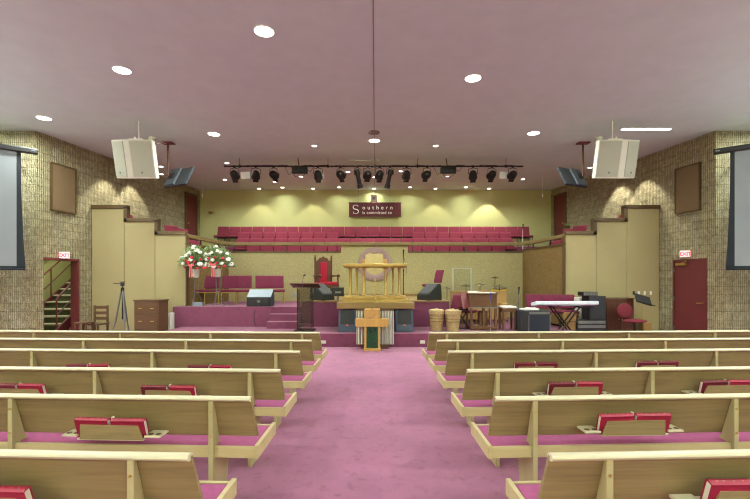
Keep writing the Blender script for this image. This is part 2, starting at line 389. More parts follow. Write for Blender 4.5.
# walls of the choir loft
m = MB().box2((-5.0, PYB, .3), (5.0, PYB + .1, 2.545)).box2((-1.17, PYB - .004, 2.4), (1.1, PYB + .1, 2.8))
o = m.done('wall_loft', 'backdrop', smooth=False); struct(o, 'gold textured wall below the choir behind the pulpit', 'wall')
MB().box2((-2.0, PYB - .03, 1.03), (2.0, PYB, 1.12)).done('baseboard', 'slabwood', o, smooth=False)
MB().box2((-5, PYB - .02, 2.50), (-1.17, PYB + .02, 2.56)).box2((1.1, PYB - .02, 2.50), (5, PYB + .02, 2.56)).done('ledge', 'cap', o, smooth=False)
for sg, nm in ((-1, 'left'), (1, 'right')):
    o = MB().prism([(sg * 5.3, 11.905), (sg * 5.38, 11.905), (sg * 5.08, PYB), (sg * 4.98, PYB)], 'z', .3, 2.58).done('wall_parapet_' + nm, 'parapet', smooth=False)
    struct(o, 'brown textured side wall of the choir loft on the %s' % nm, 'wall')
    MB().strip([(sg * 5.33, 11.8, 2.6), (sg * 5.03, PYB, 2.6)], .12, .04).done('ledge', 'cap', o, smooth=False)
    # three stepped cream panels
    xs = (7.94, 7.03, 6.17, 5.3); zs = (3.63, 3.26, 2.9)
    for k in range(3):
        a, b = sg * xs[k], sg * xs[k + 1]; lo, hi = min(a, b), max(a, b)
        which = ('outermost and tallest', 'middle', 'innermost and lowest')[k]
        p = MB().box2((lo + .006, 11.8, 0), (hi - .006, 11.9, zs[k] - .05)).done('wall_panel_%s' % nm, 'panel', smooth=False, bev=.004)
        struct(p, 'cream wall panel, %s of the three at %s' % (which, nm), 'wall panel')
        c = MB().box2((lo - (.0 if sg < 0 else .1 if k < 2 else 0), 11.76, zs[k] - .05), (hi + (.1 if sg < 0 and k < 2 else 0), 11.92, zs[k] + .05))
        if k < 2:
            c.box2((b, 11.76, zs[k + 1] - .05), (b - sg * .1, 11.92, zs[k]))
        elif k == 2:
            c.box2((b, 11.76, .86), (b - sg * .03, 11.92, zs[k] - .05))
        c.done('cap', 'cap', p, smooth=False, bev=.006)
    m = MB().box2((sg * 5.4, 11.9, 1.9), (sg * 6.17, PYB + .1, 2.02)).box2((sg * 6.17, 11.9, 1.9), (sg * 7.03, PYB + .1, 2.45)).box2((sg * 7.03, 11.9, 1.9), (sg * 7.45, PYB + .1, 2.69))
    struct(m.done('floor_side_tier_' + nm, 'stagecarpet', smooth=False), 'carpeted side tiers of the choir loft on the %s' % nm, 'tier')
tiers = [(14.42, 15.02, 2.03), (15.02, 15.62, 2.29), (15.62, 16.28, 2.58), (16.28, 17.0, 2.87)]
m = MB()
for a, b, z in tiers:
    hw = 8.23 - .1711 * (b - 10.22) - .03
    m.box2((-hw, a, 1.9), (hw, b, z))
struct(m.done('floor_choir', 'stagecarpet', smooth=False), 'stepped carpeted tiers under the choir chairs', 'tier')
rl = MB().strip([(-5.33, 11.84, 2.83), (-5.08, 13.6, 2.8), (-4.98, 13.98, 2.8), (-4.76, 14.22, 2.8), (-4.45, 14.26, 2.8), (4.45, 14.26, 2.8), (4.76, 14.22, 2.8), (4.98, 13.98, 2.8), (5.08, 13.6, 2.8), (5.33, 11.84, 2.83)], .1, .11).done('trim_2', 'railwood', smooth=False, bev=.012)
struct(rl, 'tan wooden rail around the front of the choir loft', 'rail')
for x, y in [(-5.22, 12.6), (-5.08, 13.6), (-4.4, 14.27), (-3.0, 14.27), (-1.3, 14.27), (1.25, 14.27), (3.0, 14.27), (4.4, 14.27), (5.08, 13.6), (5.22, 12.6)]:
    MB().box2((x - .015, y - .015, 2.55), (x + .015, y + .015, 2.79)).done('post', 'blackmet', rl, smooth=False)

# ------------------------------------------------------------------ pews
def make_pew(sg, label):
    t = thing('pew', label, 'pew', group='oak pews in the %s block' % ('left' if sg < 0 else 'right'))
    L = 5.85
    bt = .03
    def X(a): return sg * a
    # backrest: reclined panel, its end cut slightly wider at the bottom
    m = MB(); th = .022
    rows = [((0, .022, .822), (-.022, .105, .548))]
    (x0, y0, z0), (x1, y1, z1) = rows[0]
    A = [(X(x0), y0, z0), (X(L), y0, z0), (X(L), y1, z1), (X(x1), y1, z1)]
    bm = m.bm; va = [bm.verts.new(p) for p in A]; vb = [bm.verts.new((p[0], p[1] + th, p[2] + .006)) for p in A]
    bm.faces.new(va); bm.faces.new(vb[::-1])
    for k in range(4): bm.faces.new((va[k], vb[k], vb[(k + 1) % 4], va[(k + 1) % 4]))
    m.done('backrest', 'oak', t, bev=.003)
    # rounded top rail
    prof = [(.0 + .024 + .026 * math.cos(a), .820 + .017 * math.sin(a)) for a in [2 * PI * k / 14 for k in range(14)]]
    MB().prism(prof, 'x', min(X(0), X(L)), max(X(0), X(L))).done('top_rail', 'oaklit', t)
    # seat tray
    m = MB().prism([(.03, .43), (.055, .43), (.055, .503), (.03, .503)], 'x', min(X(-.02), X(L)), max(X(-.02), X(L)))
    m.prism([(.428, .438), (.452, .438), (.452, .512), (.428, .512)], 'x', min(X(-.02), X(L)), max(X(-.02), X(L)))
    m.prism([(.05, .425), (.44, .438), (.44, .453), (.05, .44)], 'x', min(X(0), X(L)), max(X(0), X(L)))
    m.done('seat', 'oakseat', t, smooth=False, bev=.004)
    MB().prism([(.025, .425), (.455, .438), (.455, .527), (.025, .512)], 'x', min(X(-.045), X(-.018)), max(X(-.045), X(-.018))).done('end_cap', 'oakseat', t, smooth=False, bev=.004)
    MB().prism([(.057, .44), (.426, .453), (.426, .505), (.4, .516), (.08, .505), (.057, .498)], 'x', min(X(-.016), X(L)), max(X(-.016), X(L))).done('cushion', 'cushion', t, bev=.008)
    for xs in (.26, 1.62, 2.98, 4.31, 5.6):
        poly = [(.006, 0), (.2, 0), (.27, .40), (.34, .449), (.056, .429), (.1, .5), (.104, .552), (.022, .812), (.006, .812)]
        lg = MB().prism([(.006, 0), (.2, 0), (.28, .36), (.36, .452), (.14, .437), (.14, .49), (.104, .55), (.024, .812), (.006, .812)], 'x', X(xs) - .016, X(xs) + .016).done('leg', 'oakrib', t, smooth=False, bev=.003)
        for z in (.58, .74):
            MB().cyl((X(xs), .008, z), (X(xs), .0, z), .007, n=8).done('bolt', 'goldmetal', lg)
    return t
DL = [1.83, 2.73, 3.575, 4.51, 5.33, 6.12]
pews = {}
protoL = make_pew(-1, ''); protoR = make_pew(1, '')
rowname = ['nearest the camera', 'second from the camera', 'third from the camera', 'third from the front platform', 'second from the front platform', 'foremost before the platform']
for k, Y in enumerate(DL):
    for sg, pr in ((-1, protoL), (1, protoR)):
        lab = 'long oak pew with rose cushion, %s side of aisle, %s' % ('left' if sg < 0 else 'right', rowname[k])
        x = -.815 if sg < 0 else .782
        x -= .015 if (k, sg) == (0, 1) else 0
        o = pr if k == 0 else dup(pr, (0, 0, 0))
        o.location = (x, Y, 0); o.rotation_euler = (0, 0, R(2.5 * sg)); o['label'] = lab
        pews[(k, sg)] = o
# book racks: children of their pew; the hymnals lie in them as things of their own
def rack(pew, sg, xc, dz):
    m = MB()
    w = .195
    a, b = (xc - w - .028, xc + w) if True else (0, 0)      # the aisle edge slants
    def X(v): return sg * v
    pl = [(X(xc - w + .005), .662 + dz), (X(xc + w), .662 + dz), (X(xc + w), .568 + dz), (X(xc - w - .028), .568 + dz)]
    rk = MB().prism(pl, 'y', -.052, -.04).done('book_rack', 'oak', pew, smooth=False, bev=.002)
    MB().box((X(xc), .02, .566 + dz), (.44, .13, .012)).done('shelf', 'oaklit', rk, smooth=False, bev=.002)
    for s in (-1, 1):
        h = MB().box((X(xc + s * .275), .015, .585 + dz), (.105, .11, .014)).done('cup_holder', 'oaklit', rk, smooth=False, bev=.003)
        for q in (-.022, .024):
            pass
        mm = MB()
        for q in (-.024, .026): mm.cyl((X(xc + s * .275 + q), -.005, .5915 + dz), (X(xc + s * .275 + q), -.005, .5935 + dz), .017, n=14)
        # dark discs laid on the holder paint the shade in its holes
        hm = mm.bm; me2 = bpy.data.meshes.new('hole_shade'); hm.to_mesh(me2); hm.free(); me2.materials.append(M['darkwood'])
        hh = bpy.data.objects.new('hole_shade', me2); COL.objects.link(hh); hh.parent = rk
    MB().prism([(X(xc - .012), .64 + dz), (X(xc + .012), .64 + dz), (X(xc + .008), .704 + dz), (X(xc - .01), .71 + dz)], 'y', -.018, -.012).done('divider', 'page', rk, smooth=False)
def make_book(label, dark=False):
    # lies spine upwards: X along the spine, Z up to the spine, Y thickness
    t = thing('hymnal', label, 'book')
    c = 'bookdark' if dark else 'book'
    H, Wd, T = .222, .126, .034
    m = MB().box((0, -T / 2, Wd / 2), (H, .004, Wd)).box((0, T / 2, Wd / 2), (H, .004, Wd))
    prof = [(-T / 2 - .002, Wd - .006), (-T / 2 - .002, Wd + .002), (-T / 4, Wd + .007), (T / 4, Wd + .007), (T / 2 + .002, Wd + .002), (T / 2 + .002, Wd - .006), (T / 4, Wd), (-T / 4, Wd)]
    m.prism(prof, 'x', -H / 2, H / 2); m.done('cover', c, t, bev=.0012)
    MB().box((0, 0, Wd / 2), (H - .012, T - .005, Wd - .012)).done('pages', 'page', t, smooth=False)
    sp = MB()
    for x in (-.075, -.045, .0, .04, .075): sp.box((x, 0, Wd + .0075), (.008, .006, .001))
    sp.done('spine_lettering', 'gilt', t, smooth=False)
    return t
bookP = {False: None, True: None}
def place_book(label, mw, dark, group):
    if bookP[dark] is None: o = bookP[dark] = make_book(label, dark)
    else: o = dup(bookP[dark], (0, 0, 0), 0, label)
    o['group'] = group
    o.location = mw.translation; o.rotation_euler = mw.to_euler()
racks = [(0, -1, .255 + .66), (1, -1, .90), (2, -1, .94), (2, -1, 2.27), (3, -1, .96), (3, -1, 2.30), (4, -1, 3.55),
         (0, 1, .90), (1, 1, .895), (2, 1, .91), (2, 1, 2.25), (3, 1, .93), (3, 1, 2.27)]
for i, (k, sg, xc) in enumerate(racks):
    p = pews[(k, sg)]
    mw0 = Matrix.Translation(p.location) @ p.rotation_euler.to_matrix().to_4x4()
    dz = (.03 if sg > 0 else 0) - (.018 if k >= 3 else 0)
    rack(p, sg, xc, dz); near = xc < 1.5
    for j, dx in enumerate((-.122, .122)):                 # toward the aisle, away from it
        lr = 'left' if (dx * sg) < 0 else 'right'
        mw = mw0 @ Matrix.Translation((sg * (xc + dx), -.006 + .004 * j, .573 + dz)) @ rotx(16) @ rotz(random.uniform(-1.5, 1.5)) @ roty(random.uniform(-1.2, 1.2))
        dark = (k >= 2 and j == (0 if sg > 0 else 1)) or (k, sg) in ((3, -1), (4, -1), (3, 1)) and j == 1
        rk = ['nearest pew', 'second pew', 'third pew', 'fourth pew', 'fifth pew'][k]
        lab = 'red hymnal, %s one in the %srack on %s back, %s of aisle' % (lr, '' if k in (0, 1, 4) else ('inner ' if near else 'outer '), rk, 'left' if sg < 0 else 'right')
        if dark: lab = 'dark ' + lab
        place_book(lab, mw, dark, 'hymnals in the pew racks')

# ------------------------------------------------------------------ choir chairs
def make_chair(name, label, cat, fab, w=.455, legmat='blackmet', sh=.43, bh=.83, arms=False):
    t = thing(name, label, cat)
    MB().box((0, -.02, sh - .03), (w - .01, .42, .075)).done('seat', fab, t, bev=.025, seg=3)
    # backrest: padded slab, slightly curved, reclined
    m = MB(); n = 6; H0, H1 = sh + .04, bh
    def bp(u, v, f):
        x = (u - .5) * (w - .008); z = H0 + (H1 - H0) * v
        y = .19 + .09 * v + .02 * (1 - (2 * u - 1) ** 2) * 1 + (-.035 if f else .02)
        if f: y += .012 * (abs(2 * u - 1) ** 6 + abs(2 * v - 1) ** 6)
        return (x, y, z)
    g = {}
    for f in (0, 1):
        for i in range(n + 1):
            for j in range(n + 1): g[(f, i, j)] = m.bm.verts.new(bp(i / n, j / n, f))
    for i in range(n):
        for j in range(n):
            for f in (0, 1): m.bm.faces.new((g[(f, i, j)], g[(f, i + 1, j)], g[(f, i + 1, j + 1)], g[(f, i, j + 1)]))
    for i in range(n):
        for (a, b) in (((i, 0), (i + 1, 0)), ((i, n), (i + 1, n)), ((0, i), (0, i + 1)), ((n, i), (n, i + 1))):
            m.bm.faces.new((g[(0, *a)], g[(0, *b)], g[(1, *b)], g[(1, *a)]))
    m.done('backrest', fab, t, bev=.015)
    for sx in (-1, 1):
        x = sx * (w / 2 - .03)
        MB().tube([(x, -.2, .0), (x, -.19, sh - .07)], .011).done('leg', legmat, t)
        MB().tube([(x, .24, .0), (x, .19, sh - .05), (x, .225, sh + .12)], .011).done('leg', legmat, t)
    MB().box((0, .17, sh - .075), (w - .06, .02, .02)).box((0, -.19, sh - .075), (w - .06, .02, .02)).done('seat_frame', legmat, t, smooth=False)
    return t
ch = make_chair('choir_chair', '', 'chair', 'chairfab')
first = [True]
def put_choir(x, y, z, rz, label, group):
    if first[0]:
        ch.location = (x, y, z); ch.rotation_euler = (0, 0, R(rz)); ch['label'] = label; ch['group'] = group; first[0] = False
    else: dup(ch, (x, y, z), rz, label, group)
def row(n, p0, p1, Y, z, desc, group):
    x0, x1 = wx(p0, Y), wx(p1, Y); w = (x1 - x0) / n
    for i in range(n):
        put_choir(x0 + w * (i + .5), Y - .28, z, 0, 'wine choir chair, %s in %s' % ('the middle one' if n % 2 and i == n // 2 else ordrow(i + 1, n), desc), group)
ORD += ['fifteenth']
row(27, 218, 529, 16.75, 2.87, 'the back row', 'back row of choir chairs')
row(8, 237.7, 339, 16.1, 2.58, 'left half of second row from the back', 'second row of choir chairs')
row(8, 411.7, 511, 16.1, 2.58, 'right half of second row from the back', 'second row of choir chairs')
row(22, 237, 513, 15.5, 2.29, 'the third row, just above the rail', 'third row of choir chairs')
row(7, 247, 341, 14.92, 2.03, 'the lowest row under the rail, left part', 'lowest row of choir chairs')
row(7, 408, 505, 14.92, 2.03, 'the lowest row under the rail, right part', 'lowest row of choir chairs')
for sg, nm in ((-1, 'left'), (1, 'right')):
    face = 90 if sg < 0 else -90
    put_choir(sg * 6.14, 13.0, 2.45, face * .62, 'wine choir chair on %s side tier, nearer of the pair above the low panel' % nm, 'choir chairs on the side tiers')
    put_choir(sg * 6.19, 13.8, 2.45, face * .62, 'wine choir chair on %s side tier, farther of the pair above the low panel' % nm, 'choir chairs on the side tiers')
    put_choir(sg * 6.95, 12.3, 2.69, face, 'wine choir chair on %s side tier, behind the middle cream panel' % nm, 'choir chairs on the side tiers')
    put_choir(sg * 5.68, 12.85, 2.02, face * .7, 'wine choir chair on %s lowest side tier behind the sloping rail' % nm, 'choir chairs on the side tiers')
    put_choir(sg * 5.62, 13.65, 2.02, face * .7, 'wine choir chair on %s lowest side tier, second behind sloping rail' % nm, 'choir chairs on the side tiers')

# ------------------------------------------------------------------ plum chairs on the stage
sc = make_chair('stage_chair', '', 'chair', 'stagefab', w=.44, legmat='goldmetal', sh=.43, bh=.86)
spots = [(199, 12.62, 22), (213, 12.78, 22), (230, 12.82, 13), (244.8, 12.93, 13), (264, 12.95, 18), (278, 13.1, 18)]
nm6 = ['leftmost behind the flowers', 'second behind the flowers', 'third from left behind the flowers', 'fourth from the left', 'fifth, behind the grey wedge speaker', 'rightmost, beside the acrylic lectern']
for i, (px, Y, a) in enumerate(spots):
    lab = 'plum upholstered chair with gold legs on stage, ' + nm6[i]
    o = sc if i == 0 else dup(sc, (0, 0, 0), 0, lab)
    o['label'] = lab; o['group'] = 'plum chairs in a row on the stage'
    o.location = (wx(px, Y), Y - .1, .86); o.rotation_euler = (0, 0, R(a))
def one_chair(px, Y, z, a, lab): 
    o = dup(sc, (wx(px, Y), Y, z), a, lab); 
    if 'group' in o: del o['group']
    return o
one_chair(432, 12.7, 1.03, -68, 'plum chair on the centre platform behind right wedge speaker, facing the pulpit')
one_chair(451, 11.3, .32, -60, 'plum chair on the low platform behind the wicker baskets')
one_chair(536.5, 11.62, .32, -6, 'plum chair behind the keyboard, leftmost of the three')
one_chair(552.8, 11.57, .32, -8, 'plum chair behind the keyboard, middle of the three')
one_chair(569, 11.5, .32, -10, 'plum chair behind the keyboard, rightmost of the three')
one_chair(467, 11.75, .32, 60, 'plum chair tucked behind the organ')

# ------------------------------------------------------------------ throne
t = thing('throne_chair', 'tall carved dark wood armchair with red upholstery left of gold pulpit', 'chair', (wx(326, 12.9), 12.9, 1.03), 24)
for x in (-.26, .26):
    MB().lathe([(.0, 1.34), (.028, 1.31), (.02, 1.27), (.035, 1.24), (.03, 1.2), (.03, .4), (.036, .36), (.03, .0)], (x, .28, 0), 12).done('back_post', 'darkwood', t)
    MB().lathe([(.035, 0), (.025, .06), (.04, .2), (.03, .38), (.035, .42), (.025, .6), (.025, .66)], (x * 1.1, -.28, 0), 12).done('leg', 'darkwood', t)
    MB().box((x * 1.1, -.02, .68), (.07, .62, .045)).sph((x * 1.1, -.32, .68), .05).done('armrest', 'darkwood', t, bev=.01)
pl = [(-.24, .45), (.24, .45), (.24, 1.1), (.21, 1.16), (.17, 1.17), (.13, 1.24), (.06, 1.25), (.0, 1.3), (-.06, 1.25), (-.13, 1.24), (-.17, 1.17), (-.21, 1.16), (-.24, 1.1)]
MB().prism(pl, 'y', .26, .31).done('back_panel', 'darkwood', t, bev=.01)
MB().box((0, .245, .8), (.2, .05, .62)).done('back_cushion', 'velvet', t, bev=.02, seg=3)
MB().box((0, -.02, .36), (.64, .6, .1)).done('seat_frame', 'darkwood', t, bev=.01)
MB().box((0, -.03, .45), (.58, .56, .1)).done('seat_cushion', 'velvet', t, bev=.035, seg=3)

# ------------------------------------------------------------------ gold pulpit
t = thing('pulpit', 'gold pulpit table on six columns in the centre of the platform', 'pulpit', (wx(375, 11.0), 11.0, 1.03))
def arcpoly(w, y0, y1, b, n=14):
    # flat back, bowed front
    p = [(-w, y1), (w, y1)]
    for k in range(n + 1):
        u = 1 - 2 * k / n
        p.append((w * u, y0 + b * u * u))
    return p
MB().prism(arcpoly(.86, -.52, .42, .16), 'z', 0, .075).done('lower_step', 'brass', t, bev=.01)
MB().prism(arcpoly(.79, -.44, .38, .16), 'z', .075, .155).done('upper_step', 'brass', t, bev=.01)
for px, dy, r in ((364, -.28, .036), (385.6, -.28, .036), (350.5, -.02, .034), (399.3, -.02, .034), (356.8, .24, .026), (393, .24, .026)):
    Y = 11.0 + dy; x = wx(px, Y) - t.location.x
    MB().lathe([(r * 1.7, .155), (r * 1.7, .18), (r * 1.25, .19), (r * 1.05, .22), (r * .92, .8), (r * 1.05, .82), (r * 1.55, .845), (r * 1.55, .875)], (x, dy, 0), 18).done('column', 'brass', t)
MB().prism(arcpoly(.8, -.46, .36, .2), 'z', .875, .905).prism(arcpoly(.82, -.48, .38, .2), 'z', .905, .97).done('tabletop', 'brass', t, bev=.012)
# open book on its stand, two brass bookends
t = thing('open_bible', 'large open book standing upright on the gold pulpit', 'book', (wx(374.3, 10.95), 10.95, 2.0))
MB().prism([(-.24, 0), (0, .02), (.24, 0), (.235, .25), (.12, .29), (0, .26), (-.12, .29), (-.235, .25)], 'y', -.02, .02, m=rotx(-14)).done('pages', 'sealtan', t, bev=.006)
MB().prism([(-.25, -.0), (.25, -.0), (.25, .24), (-.25, .24)], 'y', .022, .03, m=rotx(-14)).done('cover', 'walnut', t)
for px, l in ((363.8, 'left'), (385.2, 'right')):
    o = MB().box((0, 0, .065), (.085, .1, .13)).box((0, 0, .008), (.11, .12, .016)).done('bookend', 'brasswood', bev=.008, loc=(wx(px, 10.9), 10.9, 2.0)); tag(o, 'small gold block on the pulpit %s of the open book' % l, 'bookend', 'gold blocks beside the open book')
# standing cross
t = thing('altar_cross', 'slender brass standing cross in front of the gold pulpit', 'cross', (wx(375, 10.38), 10.38, 1.03))
MB().lathe([(.085, 0), (.085, .02), (.06, .035), (.05, .06), (.025, .075), (.018, .11), (.0, .12)], n=20).done('base', 'goldmetal', t)
MB().box((0, 0, .34), (.026, .02, .5)).box((0, 0, .42), (.1, .018, .026)).sph((0, 0, .16), .026).sph((0, 0, .42), .028).done('cross', 'brass', t, bev=.004)
# wall seal
t = thing('wall_seal', 'round lilac grey seal mounted on the gold wall behind the pulpit', 'seal', (wx(375, PYB), PYB, 2.12))
m = MB(); prof = [(.36, -.0), (.36, .05), (.40, .065), (.54, .065), (.575, .05), (.575, 0)]
m.lathe(prof, m=rotx(90), n=48); 
m.bm.faces.ensure_lookup_table()
for f in [f for f in m.bm.faces if len(f.verts) > 4]: m.bm.faces.remove(f)
m.done('ring', 'lilac', t)
MB().cyl((0, 0, 0), (0, -.02, 0), .365, n=48).done('disc', 'sealtan', t)
MB().prism([(-.3, .05), (-.05, -.02), (0, -.3), (.05, -.02), (.3, .05), (.28, .25), (.1, .2), (0, .24), (-.1, .2), (-.28, .25)], 'y', -.03, -.018).done('motif', 'backdrop', t)

# wooden cross stand with green hanging, striped table behind it
t = thing('cross_stand', 'wooden cross shaped stand with green panel at the head of aisle', 'lectern', (wx(372, 9.44), 9.44, 0))
def q(px, Y=9.44): return wx(px, Y) - t.location.x
MB().box2((q(364.3), 0, wz(320, 9.44)), (q(380), .28, wz(309.3, 9.44))).done('top_block', 'brasswood', t, bev=.008)
MB().box2((q(355.5), -.012, wz(327, 9.44)), (q(388.5), .26, wz(319, 9.44))).done('crossbar', 'brasswood', t, bev=.008)
MB().box2((q(364.3), 0, .06), (q(366.4), .26, wz(327, 9.44))).box2((q(378), 0, .06), (q(380), .26, wz(327, 9.44))).box2((q(366.4), .03, .06), (q(378), .25, wz(327, 9.44))).done('post', 'brasswood', t, bev=.004)
MB().box2((q(363.8), -.03, 0), (q(380.5), .3, .06)).done('base', 'brasswood', t, bev=.008)
g = MB().box2((q(366.6), .012, .07), (q(377.8), .03, wz(327.4, 9.44))).done('hanging', 'green', t)
for (x, z) in ((-.03, .44), (.05, .16), (.07, .47)):
    MB().cyl((x, .011, z), (x, .008, z), .036, n=6).done('emblem', 'greendark', g)
MB().sph((q(372), -.012, wz(309.2, 9.44) + .005), (.02, .012, .014)).done('knob', 'brass', t)
MB().tube([(q(367), -.008, wz(319.2, 9.44)), (q(374), -.008, wz(315, 9.44)), (q(377), -.008, wz(313.5, 9.44))], .004).done('hook', 'chrome', t)
t = thing('communion_table', 'small table with striped pleated cloth behind the wooden cross stand', 'table', (wx(375, 9.86), 9.86, 0))
MB().box((0, 0, .05), (.62, .18, .1)).done('base', 'walnut', t, bev=.01)
m = MB(); n = 88
for sgn in (0,):
    pts = []
    for k in range(n + 1):
        u = k / n; pts.append((-.43 + .86 * u, -.105 + .014 * math.sin(u * 2 * PI * 11)))
    back = [(.43, .11), (-.43, .11)]
    m.prism(pts + back, 'z', .1, .875)
m.done('pleated_cloth', 'stripecloth', t)
MB().box((0, 0, .882), (.88, .24, .014)).done('tabletop', 'walnut', t, bev=.003)

# ------------------------------------------------------------------ loudspeakers on the platform
def wedge(name, label, loc, rz, w, mat, gmat, group=None, badge=None, h=.4, d=.46, topmat=None):
    t = thing(name, label, 'loudspeaker', loc, rz, group)
    prof = [(-d / 2, 0), (d / 2, 0), (d / 2 - .03, h * .9), (d / 2 - .12, h), (-d / 2 + .02, h * .34)]
    MB().prism(prof, 'x', -w / 2, w / 2).done('cabinet', mat, t, bev=.012)
    a = Vector((0, -d / 2 + .02, h * .34)); b = Vector((0, d / 2 - .12, h)); mid = (a + b) / 2; ln = (b - a).length; an = math.degrees(math.atan2(b.z - a.z, b.y - a.y))
    MB().box(mid + Vector((0, -.004, .004)), (w - .06, ln - .05, .014), rotx(an)).done('grille', topmat or gmat, t, bev=.005)
    if badge: MB().box((0, -d / 2 + .012 - .004, h * .16), (.05, .012, .03), rotx(-8)).done('badge', badge, t)
    return t
# tall fill boxes under the slab
for px, l in ((347.2, 'left'), (404.6, 'right')):
    Y = 10.22; t = thing('floor_monitor', 'blue grey loudspeaker under the wooden slab, %s of the cross stand' % l, 'loudspeaker', (wx(px, Y), Y + .17, .32), group='loudspeakers under the slab')
    prof = [(-.17, 0), (.17, 0), (.17, .5), (-.02, .54), (-.16, .1)]
    MB().prism(prof, 'x', -.215, .215).done('cabinet', 'bluegrey', t, bev=.01)
    a, b = Vector((0, -.16, .1)), Vector((0, -.02, .54)); an = math.degrees(math.atan2(b.z - a.z, b.y - a.y)); mid = (a + b) / 2 + Vector((0, -.006, .003))
    MB().box(mid + Vector((0, .01, .04)), (.34, .34, .014), rotx(an)).done('grille', 'black', t, bev=.004)
    MB().box(mid + Vector((.0, -.067, -.15)), (.055, .03, .012), rotx(an)).done('badge', 'orange', t)
# grey wedge at the stage edge
Y = 11.55; t = thing('stage_wedge', 'grey topped wedge loudspeaker on the front edge of the stage', 'loudspeaker', (wx(258.7, Y), Y + .2, .86))
MB().prism([(-.2, 0), (.2, 0), (.22, .3), (.12, .46), (-.2, .245)], 'x', -.335, .335).done('cabinet', 'charcoal', t, bev=.012)
a, b = Vector((0, -.2, .245)), Vector((0, .12, .46)); an = math.degrees(math.atan2(b.z - a.z, b.y - a.y))
MB().box((a + b) / 2 + Vector((0, -.003, .006)), (.66, .37, .014), rotx(an)).done('top_panel', 'wedgegrey', t, bev=.004)  # pale colour stands for light reflected off the sloping top
MB().box((0, -.204, .12), (.6, .012, .2)).done('grille', 'black', t, bev=.004)
MB().box((.0, -.213, .14), (.09, .008, .07)).done('badge', 'steel', t, bev=.004)
MB().tube([(.0, -.21, .05), (-.05, -.3, -.02), (-.1, -.318, -.2), (-.08, -.33, -.42), (0, -.45, -.53)], .007).done('cable', 'black', t)
wedge('wedge_speaker', 'black wedge loudspeaker on the platform edge left of the gold pulpit', (wx(322, 11.7), 11.74, 1.03), 58, .5, 'blackolive', 'black', 'black wedge loudspeakers beside the pulpit', h=.46, d=.5)
wedge('wedge_speaker', 'black wedge loudspeaker on the platform edge right of the gold pulpit', (wx(429.5, 11.7), 11.74, 1.03), -58, .5, 'blackolive', 'black', 'black wedge loudspeakers beside the pulpit', h=.46, d=.5)
# small screen seen beside the throne
Y = 11.55; t = thing('computer_monitor', 'small black monitor on a stand beside the left black wedge', 'monitor', (wx(338, Y), Y, 1.03), 8)
MB().box((0, 0, .235), (.33, .04, .24)).box((0, .03, .235), (.24, .04, .16)).done('housing', 'black', t, bev=.01)
MB().box((0, -.024, .22), (.16, .006, .045)).done('logo', 'steel', t)
MB().box((0, .02, .07), (.06, .03, .14)).done('neck', 'steel', t, bev=.005)
MB().cyl((0, .02, 0), (0, .02, .015), .1, n=20).done('base', 'steel', t)

# acrylic lectern with gooseneck microphone
Y = 10.45; t = thing('acrylic_lectern', 'smoked acrylic lectern with gooseneck microphone left of the pulpit', 'lectern', (wx(304.5, Y), Y, .32))
MB().box((0, .12, .015), (.5, .44, .03)).done('base', 'glassdark', t, bev=.005)
MB().prism([(-.19, .0), (.19, .0), (.19, .03), (-.19, .03)], 'z', .03, 1.1).prism([(-.19, .03), (-.17, .03), (-.17, .3), (-.19, .3)], 'z', .03, 1.06).prism([(.17, .03), (.19, .03), (.19, .3), (.17, .3)], 'z', .03, 1.06).done('body', 'glassdark', t, bev=.003)
MB().box((0, .14, 1.13), (.72, .42, .022), rotx(-14)).done('desk', 'darkwood', t, bev=.006)
MB().box((0, .28, .62), (.36, .012, .9)).done('rear_panel', 'glassdark', t)
mic = MB().tube([(-.05, .02, 1.12), (-.05, .0, 1.22), (-.03, -.02, 1.32), (.0, -.07, 1.37)], .008).done('microphone_stem', 'chrome', t)
MB().sph((.012, -.085, 1.385), (.035, .02, .02), roty(-30)).done('microphone', 'black', mic)

# mic stands
def mic_stand(label, loc, h, mat='blackmet', boom=None, ball=None):
    t = thing('microphone_stand', label, 'microphone stand', loc)
    MB().lathe([(.14, 0), (.14, .012), (.04, .03), (.015, .05)], n=20).done('base', mat, t)
    MB().cyl((0, 0, .04), (0, 0, h * .6), .012, n=10).cyl((0, 0, h * .6), (0, 0, h - .12), .008, n=10).cyl((0, 0, h * .58), (0, 0, h * .63), .018, n=10).done('pole', mat, t)
    MB().cyl((0, -.02, h - .16), (0, -.04, h), .012, .02, n=12).sph((0, -.042, h + .01), .026).done('microphone', ball or 'black', t)
    return t
s_ = mic_stand('thin black microphone stand on the platform right of the gold pulpit', (wx(403.4, 11.6), 11.6, 1.03), 1.36)
MB().tube([(.0, -.02, 1.2), (.08, -.03, .95), (.07, -.03, .72)], .006).done('cable', 'black', s_)
mic_stand('chrome microphone stand with blue tip in front of the organ', (wx(490.3, 10.25), 10.25, .32), wz(294, 10.25) - .32, 'chrome', ball='blue')
mic_stand('grey microphone stand right of the organ bench', (wx(518.5, 11.3), 11.3, .32), wz(288, 11.3) - .32, 'steel')
mic_stand('white microphone stand among the choir seats at right', (wx(522.7, 14.75), 14.75, 2.03), wz(225, 14.75) - 2.03, 'white')
# hanging choir microphones
for px, l in ((202.3, 'left'), (542.6, 'right')):
    Y = 14.9; zb = wz(195, Y)
    o = MB().cyl((0, 0, 0), (0, 0, CZ - zb), .004, n=6).cyl((0, 0, -.08), (0, 0, .03), .014, .02, n=10).done('hanging_microphone', 'white', loc=(wx(px, Y), Y, zb)); tag(o, 'thin white hanging microphone at the %s end of the choir' % l, 'microphone', 'microphones hung over the choir')

